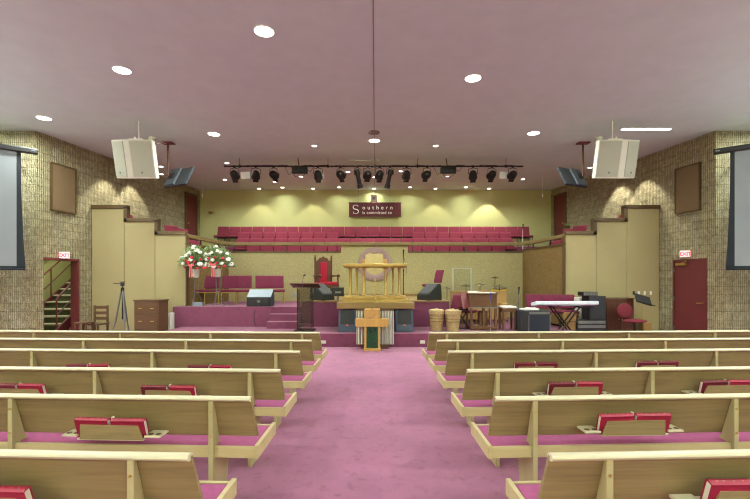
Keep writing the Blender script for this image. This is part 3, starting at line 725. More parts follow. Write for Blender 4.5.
# ------------------------------------------------------------------ baskets
def basket(label, loc):
    t = thing('wicker_basket', label, 'basket', loc, 0, 'wicker baskets on the platform')
    MB().lathe([(.0, 0), (.145, 0), (.15, .02), (.165, .2), (.172, .21), (.17, .225), (.182, .38), (.192, .39), (.19, .41), (.198, .48), (.0, .48)], n=28).done('body', 'wicker', t)
    MB().lathe([(.0, .48), (.192, .48), (.196, .5), (.192, .515), (.12, .535), (.03, .545), (.03, .56), (.0, .565)], n=28).done('lid', 'wicker', t)
    for z, rr in ((.24, .176), (.31, .181), (.41, .193)): MB().lathe([(rr - .004, z - .008), (rr + .007, z), (rr - .004, z + .008)], n=28).done('band', 'darkwood' if 0 else 'wickerdark', t)
    for s in (-1, 1): MB().tube([(s * .07, -.17 - .02, .36), (s * .05, -.215, .41), (0, -.215, .43), (-s * .0, -.21, .43)], .008).done('handle', 'wicker', t)
    return t
basket('wicker basket with lid on the platform, left one of the two', (wx(436.6, 10.6), 10.6, .32))
basket('wicker basket with lid on the platform, right one of the two', (wx(452.8, 10.5), 10.5, .32))

# ------------------------------------------------------------------ organ, bench, spinet, drums
Y = 10.62; ox = wx(483.5, Y)
t = thing('organ', 'walnut console organ with turned back to the hall', 'organ', (ox, Y, .32), 0)
zt = wz(293.3, Y) - .32; zb_ = wz(307.5, Y) - .32
def q(px): return wx(px, Y) - ox
MB().box2((q(470), 0, zb_), (q(497), .6, zt - .03)).done('case', 'organwood', t, bev=.008)
MB().box2((q(469), -.03, zt - .03), (q(498), .3, zt)).done('top', 'organwood', t, bev=.006)
MB().box2((q(469.3), -.02, zb_ - .02), (q(497.7), .0, zb_ + .01)).done('trim', 'steel', t)
MB().prism([(.0, zb_), (.62, zb_ - .02), (.62, zb_ + .08), (.3, zt)], 'x', q(462.5), q(470)).done('manual_side', 'maroon', t, bev=.006)
for px, y in ((471.6, .04), (484, .04), (496, .04), (471.6, .56), (496, .56)): MB().box2((q(px) - .03, y - .03, 0), (q(px) + .03, y + .03, zb_)).done('leg', 'organwood', t, bev=.006)
MB().box2((q(471), .0, .02), (q(497), .09, .1)).done('stretcher', 'organwood', t, bev=.006)
MB().box2((q(474), .1, .0), (q(494), .55, .09)).done('pedalboard', 'pianowood', t, bev=.01)
MB().box((q(486), .35, .28), (.22, .2, .36)).done('pedal_box', 'organwood', t, bev=.01)
m = []
for i, (px, y, w, d, rz, h) in enumerate(((473.5, .12, .2, .15, 12, .05), (479, .1, .16, .2, -20, .03), (486.5, .14, .3, .2, 6, .022), (493.5, .08, .14, .18, -8, .015))):
    o = MB().box((0, 0, h / 2), (w, d, h), rotx(0)).done('sheet_music', 'paper', bev=.003, loc=(wx(px, Y), Y + y, .32 + zt + .001), rz=rz)
    tag(o, 'white papers on the organ top, %s' % ordrow(i + 1, 4), 'papers', 'papers on the organ')
Y = 10.7; t = thing('organ_bench', 'wooden bench with pale seat right of the organ', 'bench', (wx(508.7, Y), Y, .32), 0)
zs = wz(306, Y) - .32
MB().box((0, .12, zs - .03), (.37, .36, .05)).done('cushion', 'paper', t, bev=.02)
MB().box((0, .12, zs - .1), (.35, .34, .09)).done('apron', 'organwood', t, bev=.005)
for sx in (-.15, .15):
    for y in (-.02, .26): MB().box((sx, y, (zs - .12) / 2), (.05, .05, zs - .12)).done('leg', 'organwood', t, bev=.005)
t = thing('folding_stand', 'black folded stand on the platform between the wicker baskets and organ', 'stand', (wx(464.5, 10.75), 10.95, .32), 0)
for a, b in ((-.17, .13), (.15, -.16)):
    MB().tube([(a, -.08, .015), (b, .02, .5)], .018).done('leg', 'blackmet', t)
MB().tube([(-.16, .02, .5), (.13, .02, .5)], .018).done('bar', 'blackmet', t)
MB().tube([(-.19, -.08, .015), (.17, -.08, .015)], .018).done('foot', 'blackmet', t)
Y = 12.2; t = thing('spinet_piano', 'light oak upright piano behind the organ', 'piano', (wx(480, Y), Y, .32), 0)
zt = wz(291, Y) - .32
def q(px): return wx(px, Y) - t.location.x
MB().box2((q(452.5), 0, .12), (q(507), .34, zt - .03)).done('case', 'pianowood', t, bev=.008)
MB().box2((q(452), -.02, zt - .03), (q(507.6), .36, zt)).done('lid', 'pianowood', t, bev=.006)
MB().box2((q(499), -.2, .5), (q(507), 0, .6)).done('key_bed', 'pianowood', t, bev=.006)
for px in (454, 505): MB().box2((q(px) - .04, .05, 0), (q(px) + .04, .3, .12)).done('leg', 'pianowood', t)
# acrylic drum shield
Y = 12.85; t = thing('drum_shield', 'clear acrylic drum shield panel standing behind the organ', 'screen', (wx(462, Y), Y, .32), 0)
w = 18 * Y / F; h = wz(268, Y) - .32
MB().box((0, 0, h / 2), (w, .012, h)).done('pane', 'glassclear', t)
MB().box((-w / 2, 0, h / 2), (.025, .025, h)).box((w / 2, 0, h / 2), (.025, .025, h)).box((0, 0, h - .01), (w, .02, .02)).done('edging', 'grille', t)
MB().box((-w / 2, 0, .03), (.05, .4, .06)).box((w / 2, 0, .03), (.05, .4, .06)).done('foot', 'blackmet', t)
def cymbal(label, px, py, Y, r, tilt=0):
    z = wz(py, Y); t = thing('cymbal', label, 'cymbal', (wx(px, Y), Y, .32), 0, 'cymbals of the drum kit')
    MB().lathe([(.0, .03), (.03, .028), (.05, .012), (r, -.005), (r, -.009), (.05, .006), (.0, .02)], (0, 0, z - .32), 28, rotx(9) @ roty(tilt)).done('plate', 'bronze', t)
    MB().cyl((0, 0, .25), (0, 0, z - .32 + .05), .011, n=8).done('stand', 'blackmet', t)
    for k in range(3):
        a = k * 2 * PI / 3; MB().tube([(0, 0, .4), (.26 * math.cos(a), .26 * math.sin(a), .0)], .01).done('leg', 'blackmet', t)
cymbal('cymbal on a stand, leftmost, just left of the clear shield', 447, 288, 12.75, .12, 4)
cymbal('dark cymbal seen through the clear shield', 466, 285.5, 13.8, .19)
cymbal('cymbal right of the clear shield, above the organ papers', 480, 284.6, 12.75, .17, -4)
cymbal('tilted cymbal above the yellow drum', 499.5, 286, 12.8, .22, 8)
cymbal('small topmost cymbal above the yellow drum', 495, 277.5, 13.8, .13)
t = thing('yellow_drum', 'yellow snare drum below the tilted cymbal', 'drum', (wx(499, 13.2), 13.2, .32))
z = wz(291.5, 13.2) - .32
MB().cyl((0, 0, z - .1), (0, 0, z + .08), .23, n=28).done('shell', 'drumyellow', t)
MB().cyl((0, 0, z + .08), (0, 0, z + .1), .238, n=28).cyl((0, 0, z - .12), (0, 0, z - .1), .238, n=28).done('hoop', 'chrome', t)
for k in range(3):
    a = k * 2 * PI / 3 + .4; MB().tube([(0, 0, z - .12), (0, 0, .3), (.25 * math.cos(a), .25 * math.sin(a), 0)], .011).done('leg', 'chrome', t)
t = thing('bass_drum', 'bass drum half hidden below the organ', 'drum', (wx(476, 13.35), 13.35, .32))
MB().cyl((0, -.2, .29), (0, .2, .29), .27, n=30).done('shell', 'white', t)
MB().cyl((0, -.22, .29), (0, -.2, .29), .285, n=30).cyl((0, .2, .29), (0, .22, .29), .285, n=30).done('hoop', 'blackmet', t)

# ------------------------------------------------------------------ keyboard corner
t = thing('keyboard', 'silver electronic keyboard above black cases at right', 'keyboard', (wx(564.5, 10.75), 10.75, 0), 3)
zk = wz(303.5, 10.85)
MB().box((0, 0, zk), (1.62, .34, .1), rotx(-10)).done('body', 'keywhite', t, bev=.025)
MB().box((0, .03, zk + .055), (1.3, .12, .008), rotx(-10)).done('control_panel', 'wedgegrey', t)
for x in (.3, .58): MB().box((x, -.05, zk + .045), (.2, .1, .01), rotx(-10)).done('display', 'blue', t)
MB().box((.05, -.172, zk - .03), (.5, .006, .015)).done('lettering_strip', 'wedgegrey', t)
t2 = thing('keyboard_stand', 'black crossed stand holding the silver keyboard', 'stand', (wx(564.5, 10.75), 10.75, 0), 3)
for y in (-.1, .1):
    MB().tube([(-.34, y, .03), (.34, y, zk - .09)], .02).tube([(.34, y, .03), (-.34, y, zk - .09)], .02).done('leg', 'blackmet', t2)
for x in (-.34, .34): MB().tube([(x, -.17, zk - .08), (x, .17, zk - .08)], .02).done('bar', 'blackmet', t2)
for x in (-.34, .34): MB().tube([(x, -.2, .02), (x, .2, .02)], .02).done('foot', 'blackmet', t2)
def case(name, label, cat, px0, px1, py0, zb, Y, d, mat='charcoal', group=None, rz=0):
    w = wx(px1, Y) - wx(px0, Y); h = wz(py0, Y) - zb
    t = thing(name, label, cat, (wx((px0 + px1) / 2, Y), Y + d / 2, zb), rz, group)
    MB().box((0, 0, h / 2), (w, d, h)).done('cabinet', mat, t, bev=.012)
    return t, w, h
t, w, h = case('amplifier', 'dark amplifier case below the keyboard with two front panels', 'amplifier', 521, 550.5, 310.5, .32, 10.3, .42)
MB().box((-w * .37, -.215, h / 2), (w * .2, .012, h - .06)).done('side_panel', 'black', t, bev=.004)
MB().box((w * .12, -.215, h * .42), (w * .7, .012, h * .7)).done('grille', 'navy', t, bev=.004)
MB().box((w * .12, -.216, h * .88), (w * .7, .012, .06)).done('control_strip', 'steel', t, bev=.003)
for s in (-1, 1): MB().box((w * .12 + s * w * .36, -.218, h * .42), (.02, .012, h * .74)).done('corner_bar', 'steel', t)
o = MB().box((0, 0, .02), (.4, .24, .04), rotz(10)).box((.05, .02, .045), (.24, .2, .014), rotz(-14)).done('sheet_music', 'paper', bev=.004, loc=(wx(530, 10.45), 10.5, wz(310.5, 10.3) + .001)); tag(o, 'white papers on top of the dark amplifier case', 'papers')
t, w, h = case('speaker_cabinet', 'tall black loudspeaker cabinet right of the keyboard', 'loudspeaker', 589, 606, 296, wz(320, 10.9), 10.9, .4, 'black')
MB().box((0, -.205, h / 2), (w - .05, .012, h - .06)).done('grille', 'charcoal', t, bev=.004)
t, w, h = case('equipment_rack', 'low black equipment case under the tall loudspeaker cabinet', 'equipment', 577, 606.5, 320, 0, 10.88, .46, 'black')
MB().box((0, -.235, h - .06), (w - .06, .012, .07)).box((0, -.235, h - .17), (w - .06, .012, .07)).done('front_panel', 'steel', t, bev=.003)
t, w, h = case('mixer', 'small grey mixing unit on top of the black loudspeaker cabinet', 'mixer', 583, 598, 291.8, wz(296, 10.9), 10.92, .3, 'blackmet')
MB().box((0, -.152, h / 2), (w - .03, .012, h - .03)).done('front_panel', 'steel', t)
for k in range(4): MB().cyl((-w * .3 + k * w * .2, -.158, h / 2), (-w * .3 + k * w * .2, -.18, h / 2), .012, n=10).done('knob', 'black', t)
t, w, h = case('carton', 'cream box standing beside the black loudspeaker cabinet', 'box', 579, 588.5, 297.5, 0, 11.35, .3, 'cream')
MB().box((0, -.153, h * .86), (w - .05, .006, .08)).done('label_panel', 'grille', t)
t, w, h = case('crate', 'pale wooden crate on the floor under the keyboard', 'crate', 567, 576.5, 313, 0, 10.95, .22, 'pianowood')
MB().box((0, -.18, h * .7), (w, .012, .02)).box((0, -.18, h * .4), (w, .012, .02)).done('slat', 'walnut', t)
Y = 11.25; t, w, h = case('cabinet', 'dark wooden cabinet against the right cream panels', 'cabinet', 606.5, 634, 299, 0, Y, .45, 'darkwood')
MB().box((0, 0, h + .012), (w + .04, .49, .024)).done('top', 'walnut', t, bev=.006)
for s in (-1, 1):
    d = MB().box((s * w * .24, -.23, h * .48), (w * .46, .014, h * .84)).done('door', 'darkwood', t, bev=.004)
    MB().sph((s * .04, -.245, h * .5), .014).done('knob', 'brass', d)
# office chair
Y = 10.7; t = thing('office_chair', 'burgundy upholstered swivel chair beside the music stand', 'chair', (wx(634.5, Y), Y, 0), 0)
zs = wz(321, Y)
MB().sph((0, 0, zs + .0), (.29, .26, .05)).done('seat', 'winechair', t)
MB().sph((-.14, .18, wz(311.5, Y)), (.24, .06, .2), rotx(-8) @ rotz(12)).done('backrest', 'winechair', t)
MB().tube([(-.14, .2, wz(316, Y)), (-.12, .27, zs - .02), (0, .1, zs - .06)], .02).done('back_bar', 'black', t)
MB().cyl((0, 0, .1), (0, 0, zs), .03).done('post', 'blackmet', t)
for k in range(5):
    a = k * 2 * PI / 5 + .3; lg = MB().tube([(0, 0, .13), (.26 * math.cos(a), .26 * math.sin(a), .075)], .022).done('leg', 'black', t)
    MB().sph((.26 * math.cos(a), .26 * math.sin(a), .03), .03).done('caster', 'black', lg)
Y = 10.95; t = thing('music_stand', 'black music stand in front of the right cream panels', 'music stand', (wx(643, Y), Y, 0), 0)
z = wz(299.5, Y)
MB().box((0, .0, z), (.42, .02, .3), roty(16) @ rotx(-42)).box((.03, -.12, z - .1), (.42, .06, .015), roty(16)).done('tray', 'black', t, bev=.004)
MB().cyl((0, 0, .2), (0, .0, z), .011, n=10).done('pole', 'goldmetal', t)
for k in range(3):
    a = k * 2 * PI / 3 + .5; MB().tube([(0, 0, .3), (.24 * math.cos(a), .24 * math.sin(a), .0)], .011).done('leg', 'blackmet', t)
case('carton', 'small tan carton on the floor below the music stand', 'box', 644, 652, 322.5, 0, 11.4, .25, 'pianowood')
for i, (px, mat) in enumerate(((633.6, 'black'), (638.6, 'white'), (644.6, 'white'), (650.6, 'white'))):
    o = MB().box((0, -.008, 0), (.055, .016, .1)).box((0, -.018, 0), (.02, .008, .04)).done('wall_switch', mat, bev=.003, loc=(wx(px, 11.8), 11.8, wz(293, 11.8)))
    tag(o, '%s wall plate on the right cream panels, %s of four' % ('black' if mat == 'black' else 'white', ordrow(i + 1, 4)), 'wall plate', 'wall plates above the cabinet')
o = MB().box((0, -.006, 0), (.11, .012, .14)).box((0, -.014, .03), (.03, .006, .03)).box((0, -.014, -.03), (.03, .006, .03)).done('wall_outlet', 'wedgegrey', bev=.003, loc=(wx(294.3, PYB), PYB, wz(295, PYB))); tag(o, 'grey outlet plate low on the gold wall left of the throne', 'outlet')
for px, l in ((323.5, 'left'), (422.5, 'right')):
    o = MB().box((0, -.008, 0), (.12, .016, .075)).box((-.03, -.018, 0), (.03, .006, .03)).box((.03, -.018, 0), (.03, .006, .03)).done('step_outlet', 'cream', bev=.003, loc=(wx(px, PY0), PY0, wz(342, PY0))); tag(o, 'cream outlet plate on the low platform face, %s of aisle' % l, 'outlet', 'outlets on the platform face')

# ------------------------------------------------------------------ left corner: cabinet, chair, tripod
t = thing('drawer_cabinet', 'walnut cabinet with drawers left of the stage', 'cabinet', (-5.76, 10.85, 0), 0)
h = wz(301, 10.6)
MB().box((0, 0, h / 2), (.62, .48, h)).done('body', 'walnut', t, bev=.006)
MB().box((0, 0, h + .01), (.66, .52, .03)).done('top', 'walnut', t, bev=.006)
for z0, z1 in ((.08, .38), (.4, .7), (.72, h - .03)):
    d = MB().box((0, -.246, (z0 + z1) / 2), (.57, .016, z1 - z0)).done('drawer', 'walnut', t, bev=.004)
    for s in (-.15, .15): MB().box((s, -.262, (z0 + z1) / 2), (.09, .016, .02)).done('handle', 'goldmetal', d, bev=.004)
case('carton', 'small cream box between the walnut cabinet and the stage', 'box', 167, 171, 313, 0, 11.2, .2, 'cream')
t = thing('wooden_chair', 'brown wooden slat back chair beside the left doorway', 'chair', (wx(96.5, 10.95), 10.95, 0), 0)
zt = wz(305.5, 11.05)
for x in (-.17, .17):
    MB().box((x, .18, zt / 2), (.045, .04, zt)).done('leg', 'walnut', t, bev=.005)
    MB().box((x, -.2, .22), (.045, .045, .44)).done('leg', 'walnut', t, bev=.005)
for z in (zt - .05, zt - .2, zt - .34): MB().box((0, .18, z), (.3, .02, .08)).done('slat', 'walnut', t, bev=.004)
MB().box((0, -.01, .45), (.42, .46, .035)).done('seat', 'walnut', t, bev=.006)
t = thing('side_table', 'low brown wooden table beside the slat back chair', 'table', (wx(84.5, 10.6), 10.6, 0), 0)
MB().box((0, 0, .52), (.32, .36, .03)).done('tabletop', 'walnut', t, bev=.005)
for x in (-.13, .13):
    for y in (-.14, .14): MB().box((x, y, .2525), (.04, .04, .505)).done('leg', 'walnut', t)
Y = 10.6; t = thing('tripod', 'camera tripod standing before the left cream panels', 'tripod', (wx(122.5, Y), Y, 0), 0)
zt = wz(282, Y)
for k, a in enumerate((200, 320, 80)):
    r = .3; x, y = r * math.cos(R(a)), r * math.sin(R(a))
    MB().tube([(x, y, 0), (x * .5, y * .5, .55)], .014).tube([(x * .52, y * .52, .53), (.02 * math.cos(R(a)), .02 * math.sin(R(a)), zt - .2)], .02).done('leg', 'steel', t)
MB().cyl((0, 0, .6), (0, 0, zt - .1), .016).cyl((0, 0, zt - .24), (0, 0, zt - .14), .04).done('centre_column', 'blackmet', t)
MB().box((0, 0, zt - .06), (.07, .08, .09)).box((0, 0, zt), (.1, .12, .02)).done('head', 'black', t, bev=.01)
MB().tube([(0, 0, zt - .05), (-.2, -.05, zt - .03)], .009).done('pan_handle', 'black', t)

# ------------------------------------------------------------------ flowers
def arrangement(px, py, Y, ztop, seed, lab, labs):
    rnd = random.Random(seed); x = wx(px, Y)
    s = thing('flower_stand', labs, 'stand', (x, Y, .86), 0, 'wire flower stands'); zb = ztop - .86
    MB().cyl((0, 0, zb - .012), (0, 0, zb), .11, n=20).done('plate', 'steel', s)
    for k in range(3):
        a = k * 2 * PI / 3 + .5; MB().tube([(.09 * math.cos(a), .09 * math.sin(a), zb - .01), (.05 * math.cos(a), .05 * math.sin(a), zb * .5), (.2 * math.cos(a), .2 * math.sin(a), 0)], .008).done('leg', 'steel', s)
    MB().lathe([(.055, zb * .5 - .006), (.065, zb * .5), (.055, zb * .5 + .006)], n=16).done('ring', 'steel', s)
    t = thing('flower_arrangement', lab, 'flowers', (x, Y, ztop), 0, 'flower arrangements on stands')
    MB().lathe([(.0, 0), (.07, 0), (.09, .04), (.1, .2), (.12, .23), (.11, .235), (.0, .22)], n=20).done('basket', 'cream', t)
    m = MB(); c = Vector((0, 0, .5))
    for k in range(700):
        th = rnd.uniform(0, 2 * PI); el = rnd.uniform(-.35, 1.3); r = rnd.uniform(.1, .38) * (1.0 if el < .9 else 1.25)
        d = Vector((math.cos(th) * math.cos(el), math.sin(th) * math.cos(el) * .6, math.sin(el) * .85)); p = c + d * r - Vector((0, 0, .1))
        u = d.cross(Vector((rnd.uniform(-1, 1), rnd.uniform(-1, 1), rnd.uniform(-1, 1)))).normalized(); w = rnd.uniform(.012, .028); L = rnd.uniform(.09, .2)
        tip = p + (d + u * rnd.uniform(-.4, .4)).normalized() * L; mid = (p + tip) / 2 + Vector((0, 0, .012))
        a = [m.bm.verts.new(v) for v in (p, mid + u * w, tip, mid - u * w)]; m.bm.faces.new(a)
    for k in range(60):
        th = rnd.uniform(0, 2 * PI); el = rnd.uniform(-.2, 1.4); d = Vector((math.cos(th) * math.cos(el), math.sin(th) * math.cos(el) * .6, math.sin(el)))
        m.tube([(0, 0, .22), c + d * .2 - Vector((0, 0, .1)), c + d * .42 - Vector((0, 0, .1))], .004, 4)
    m.done('foliage', 'leaf', t, smooth=False)
    def bloom(kind):
        b = MB()
        for ring, (n, rr, zz, sz) in enumerate(((7, .045, 0, .034), (6, .03, .02, .03), (3, .012, .035, .024))):
            for k in range(n):
                a = 2 * PI * k / n + ring * .5; b.sph((rr * math.cos(a), rr * math.sin(a), zz), (sz, sz * .8, sz * .6), rotz(math.degrees(a)) @ roty(-30), 8, 6)
        return b.done('bloom', kind, t)
    white = [(-.24, -.2, .36), (.22, -.24, .38), (-.02, -.28, .48), (-.1, -.14, .66), (.06, -.12, .74), (-.02, -.05, .82), (.16, -.14, .66), (.34, -.1, .5), (-.33, -.05, .52), (.0, -.3, .3), (.28, -.1, .62), (-.2, -.12, .6), (.38, -.06, .36)]
    red = [(-.08, -.3, .38), (.09, -.3, .4), (-.15, -.26, .48), (.14, -.28, .26), (-.2, -.28, .27), (.3, -.24, .28), (.02, -.31, .56), (.24, -.2, .5)]
    for kind, lst in (('petalw', white), ('petalr', red)):
        b0 = None
        for (bx_, by_, bz_) in lst:
            if b0 is None: o = b0 = bloom(kind)
            else:
                o = b0.copy(); COL.objects.link(o); o.parent = t
            o.location = (bx_ + rnd.uniform(-.03, .03), by_, bz_ + rnd.uniform(-.03, .03)); o.rotation_euler = (R(rnd.uniform(30, 75)), 0, rnd.uniform(-.5, .5))
            o.scale = [rnd.uniform(.62, .95) * (1.1 if kind == 'petalw' else .72)] * 3
    m = MB()
    for s0 in (-1, 1):
        m.prism([(s0 * .01, .33), (s0 * .07, .38), (s0 * .09, .34), (s0 * .06, .3)], 'y', -.345, -.335)
        m.prism([(s0 * .003, .33), (s0 * .025, .32), (s0 * .05, .02), (s0 * .015, -.01)], 'y', -.34, -.332)
    m.sph((0, -.34, .33), .025); m.done('ribbon', 'ribbon', t)
arrangement(196, 262, 11.63, wz(277.5, 11.63), 3, 'white and red flower arrangement with ribbon, left one, beside cream panel', 'thin wire stand under the left flower arrangement')
arrangement(217.5, 260, 11.72, wz(277, 11.72), 9, 'white and red flower arrangement with ribbon, right one, against the wall', 'thin wire stand under the right flower arrangement')
o = MB().box((0, 0, .05), (.26, .16, .1)).box((0, 0, .105), (.2, .12, .012)).done('floor_box', 'wedgegrey', bev=.006, loc=(wx(198, 11.7), 11.72, .86)); tag(o, 'small grey box on the stage floor below the left flowers', 'box')

# ------------------------------------------------------------------ banner and wall things
Y = 16.85; bx0, bx1 = wx(349, Y), wx(401, Y); bz0, bz1 = wz(216.6, Y), wz(202.6, Y)
t = thing('banner', 'maroon banner reading Southern is committed to, above the choir', 'banner', ((bx0 + bx1) / 2, Y, bz0))
w, h = bx1 - bx0, bz1 - bz0
MB().box((0, .01, h / 2), (w, .012, h)).done('cloth', 'banner', t, smooth=False, bev=.003)
MB().cyl((-w / 2 - .02, .01, h), (w / 2 + .02, .01, h), .014, n=10).cyl((-w / 2 - .01, .01, 0), (w / 2 + .01, .01, 0), .012, n=10).done('rod', 'darkwood', t)
for px in (358.3, 390): x = wx(px, Y) - t.location.x; MB().cyl((x, .01, h), (x, .01, CZ - bz0), .005, n=6).done('wire', 'steel', t)
def text(body, x, z, size, par, mat='paper', sp=1.0, y=-.002, rot=(PI / 2, 0, 0), ext=.002, bold=.0, align='LEFT', name='lettering'):
    c = bpy.data.curves.new(name, 'FONT'); c.body = body; c.size = size; c.extrude = ext; c.space_character = sp; c.offset = bold; c.align_x = align
    c.materials.append(M[mat]); o = bpy.data.objects.new(name, c); COL.objects.link(o)
    me = bpy.data.meshes.new_from_object(o.evaluated_get(bpy.context.evaluated_depsgraph_get())); bpy.data.objects.remove(o)
    o = bpy.data.objects.new(name, me); COL.objects.link(o); o.parent = par; o.location = (x, y, z); o.rotation_euler = rot; return o
def bigS(par, cx, cz, r):
    # a serif S drawn as a swelling stroke
    pts, rad = [], []
    for k in range(25):
        u = k / 24
        if u < .5: a = R(35 + 235 * u * 2); c = (0, r * .5); rr = r * .5
        else: a = R(90 - 235 * (u - .5) * 2); c = (0, -r * .5); rr = r * .5
        pts.append((cx + c[0] + 1.25 * rr * math.cos(a), -.006, cz + c[1] + rr * math.sin(a))); rad.append(.006 + .012 * math.sin(PI * u) ** 2)
    m = MB().tube(pts, rad, 8); m.box((pts[0][0] + .0, -.006, pts[0][2]), (.012, .01, .08)).box((pts[-1][0], -.006, pts[-1][2]), (.012, .01, .08)); return m.done('initial_letter', 'paper', par)
bigS(t, -w / 2 + .27, h * .52, .17)
text('outhern', -w / 2 + .53, h * .52, .215, t, sp=1.8, bold=.001)
text('is committed to', -w / 2 + .53, h * .19, .165, t, sp=1.1, bold=0)
t = thing('projector', 'small white box hanging from the ceiling just above the banner', 'projector', (wx(374, 16.4), 16.4, wz(202, 16.4)))
MB().box((0, 0, .13), (.25, .2, .24)).done('housing', 'white', t, bev=.012)
MB().cyl((0, 0, .25), (0, 0, CZ - t.location.z), .012, n=8).done('rod', 'white', t)
MB().cyl((0, -.1, .12), (0, -.11, .12), .05, n=16).done('lens', 'grille', t)
o = MB().sph((0, 0, 0), (.12, .07, .05)).box((0, .04, 0), (.1, .06, .07)).done('wall_fixture', 'goldmetal', loc=(wx(211, 16.93), 16.92, wz(212, 16.93))); tag(o, 'small olive brass fixture on the yellow wall near left choir door', 'fixture')
# small plant beside right choir door
t = thing('potted_plant', 'small potted plant near the right choir door', 'plant', (wx(565.5, 14.0), 14.0, 2.38 + .37))
t.location = (sg and 7.22 or 0, 15.55, 2.29)
t.location = (wx(566.5, 14.9), 14.9, 2.03)
zz = wz(226, 14.9) - 2.03
MB().lathe([(.0, 0), (.13, 0), (.14, .02), (.03, .05), (.03, zz - .25), (.1, zz - .2), (.12, zz), (.0, zz - .02)], n=16).done('pot', 'bronze', t)
m = MB(); rnd = random.Random(2)
for k in range(40):
    a = rnd.uniform(0, 2 * PI); e = rnd.uniform(.2, 1.2); d = Vector((math.cos(a) * math.cos(e), math.sin(a) * math.cos(e), math.sin(e))); p = Vector((0, 0, zz - .02)); s_ = d.cross(Vector((0, 0, 1))).normalized() * .025; L = rnd.uniform(.1, .18)
    m.quad(p, p + d * L * .6 + s_, p + d * L, p + d * L * .6 - s_)
m.done('foliage', 'leaf', t, smooth=False)

# exit signs
for (P_, lab, rz) in ((on_left(.71, .06, wz(259, 10.85) + .002), 'lit red exit sign above the open left doorway', 30), (on_right(.76, .06, wz(258, 10.85) + .012), 'lit red exit sign above the maroon right door', -30)):
    t = thing('exit_sign', lab, 'sign', P_, rz, 'exit signs')
    MB().box((0, 0, .1), (.24, .05, .18)).done('housing', 'white', t, bev=.008)
    f = MB().box((0, -.027, .1), (.215, .006, .15)).done('face', 'signface', t)
    text('EXIT', 0, .055, .125, t, 'redlit', .95, -.031, ext=.001, bold=.004, align='CENTER')
# cloth speaker panels on the side walls
for sg, fn, l in ((-1, ML, 'left'), (1, MR, 'right')):
    D_a, D_b = 10.61, 11.26
    u0, u1 = (D_a - CY) / math.sin(R(ang)), (D_b - CY) / math.sin(R(ang))
    o = MB().box2((-sg * u0, -.05, 3.37), (-sg * u1, 0, 4.52)).done('wall_speaker_panel', 'speakerfab', smooth=False, bev=.01); o.matrix_world = fn
    tag(o, 'brown cloth panel mounted high on the %s block wall' % l, 'panel', 'cloth panels on the side walls')
    f = MB()
    for a, b, c, d in ((u0 - .03, u0, 3.34, 4.55), (u1, u1 + .03, 3.34, 4.55)): f.box2((-sg * a, -.06, c), (-sg * b, 0, d))
    f.box2((-sg * u0, -.06, 4.52), (-sg * u1, 0, 4.55)).box2((-sg * u0, -.06, 3.34), (-sg * u1, 0, 3.37)); f.done('frame', 'cap', o, smooth=False)

# projection screens, angled toward the seats
for sg, l in ((-1, 'left'), (1, 'right')):
    t = thing('projection_screen', 'pale projection screen with black border hanging on the %s' % l, 'screen', (sg * 7.66, 9.62, 0), -38 * sg, 'projection screens')
    W = 2.9; zt, zb = 4.44, 1.83; IN = .40
    def X(v): return sg * v
    MB().box2((X(IN), 0, zb + .07), (X(W - IN + .2), .006, zt)).done('fabric', 'screen', t, smooth=False)
    m = MB(); n = 12
    for s in (0, 1):
        inner = IN if s == 0 else W - IN + .2
        pts = []
        for k in range(n + 1):
            v = k / n; wd = .055 + .1 * (1 - v) ** 1.8 + .02 * v
            pts.append((inner - wd if s == 0 else inner + wd, zb + (zt - zb) * v))
        m.prism([(X(a), z) for a, z in pts] + [(X(inner), zt), (X(inner), zb)], 'y', -.002, .008)
    m.box2((X(IN - .15), -.002, zb), (X(W - IN + .35), .008, zb + .07)); m.done('border', 'screenborder', t, smooth=False)
    MB().cyl((X(IN - .15), .003, zb), (X(W - IN + .35), .003, zb), .022, n=12).done('bottom_bar', 'screenborder', t)
    MB().box2((X(.03), -.06, zt), (X(W + .1), .08, zt + .12)).done('case', 'black', t, bev=.02)
    MB().box((X(.11), -.062, zt + .06), (.07, .006, .025)).done('badge', 'steel', t)
    for x, L in ((.5, 1.15), (1.6, 1.7)): MB().box2((X(x), .07, zt + .03), (X(x + .04), L, zt + .07)).done('bracket', 'black', t)

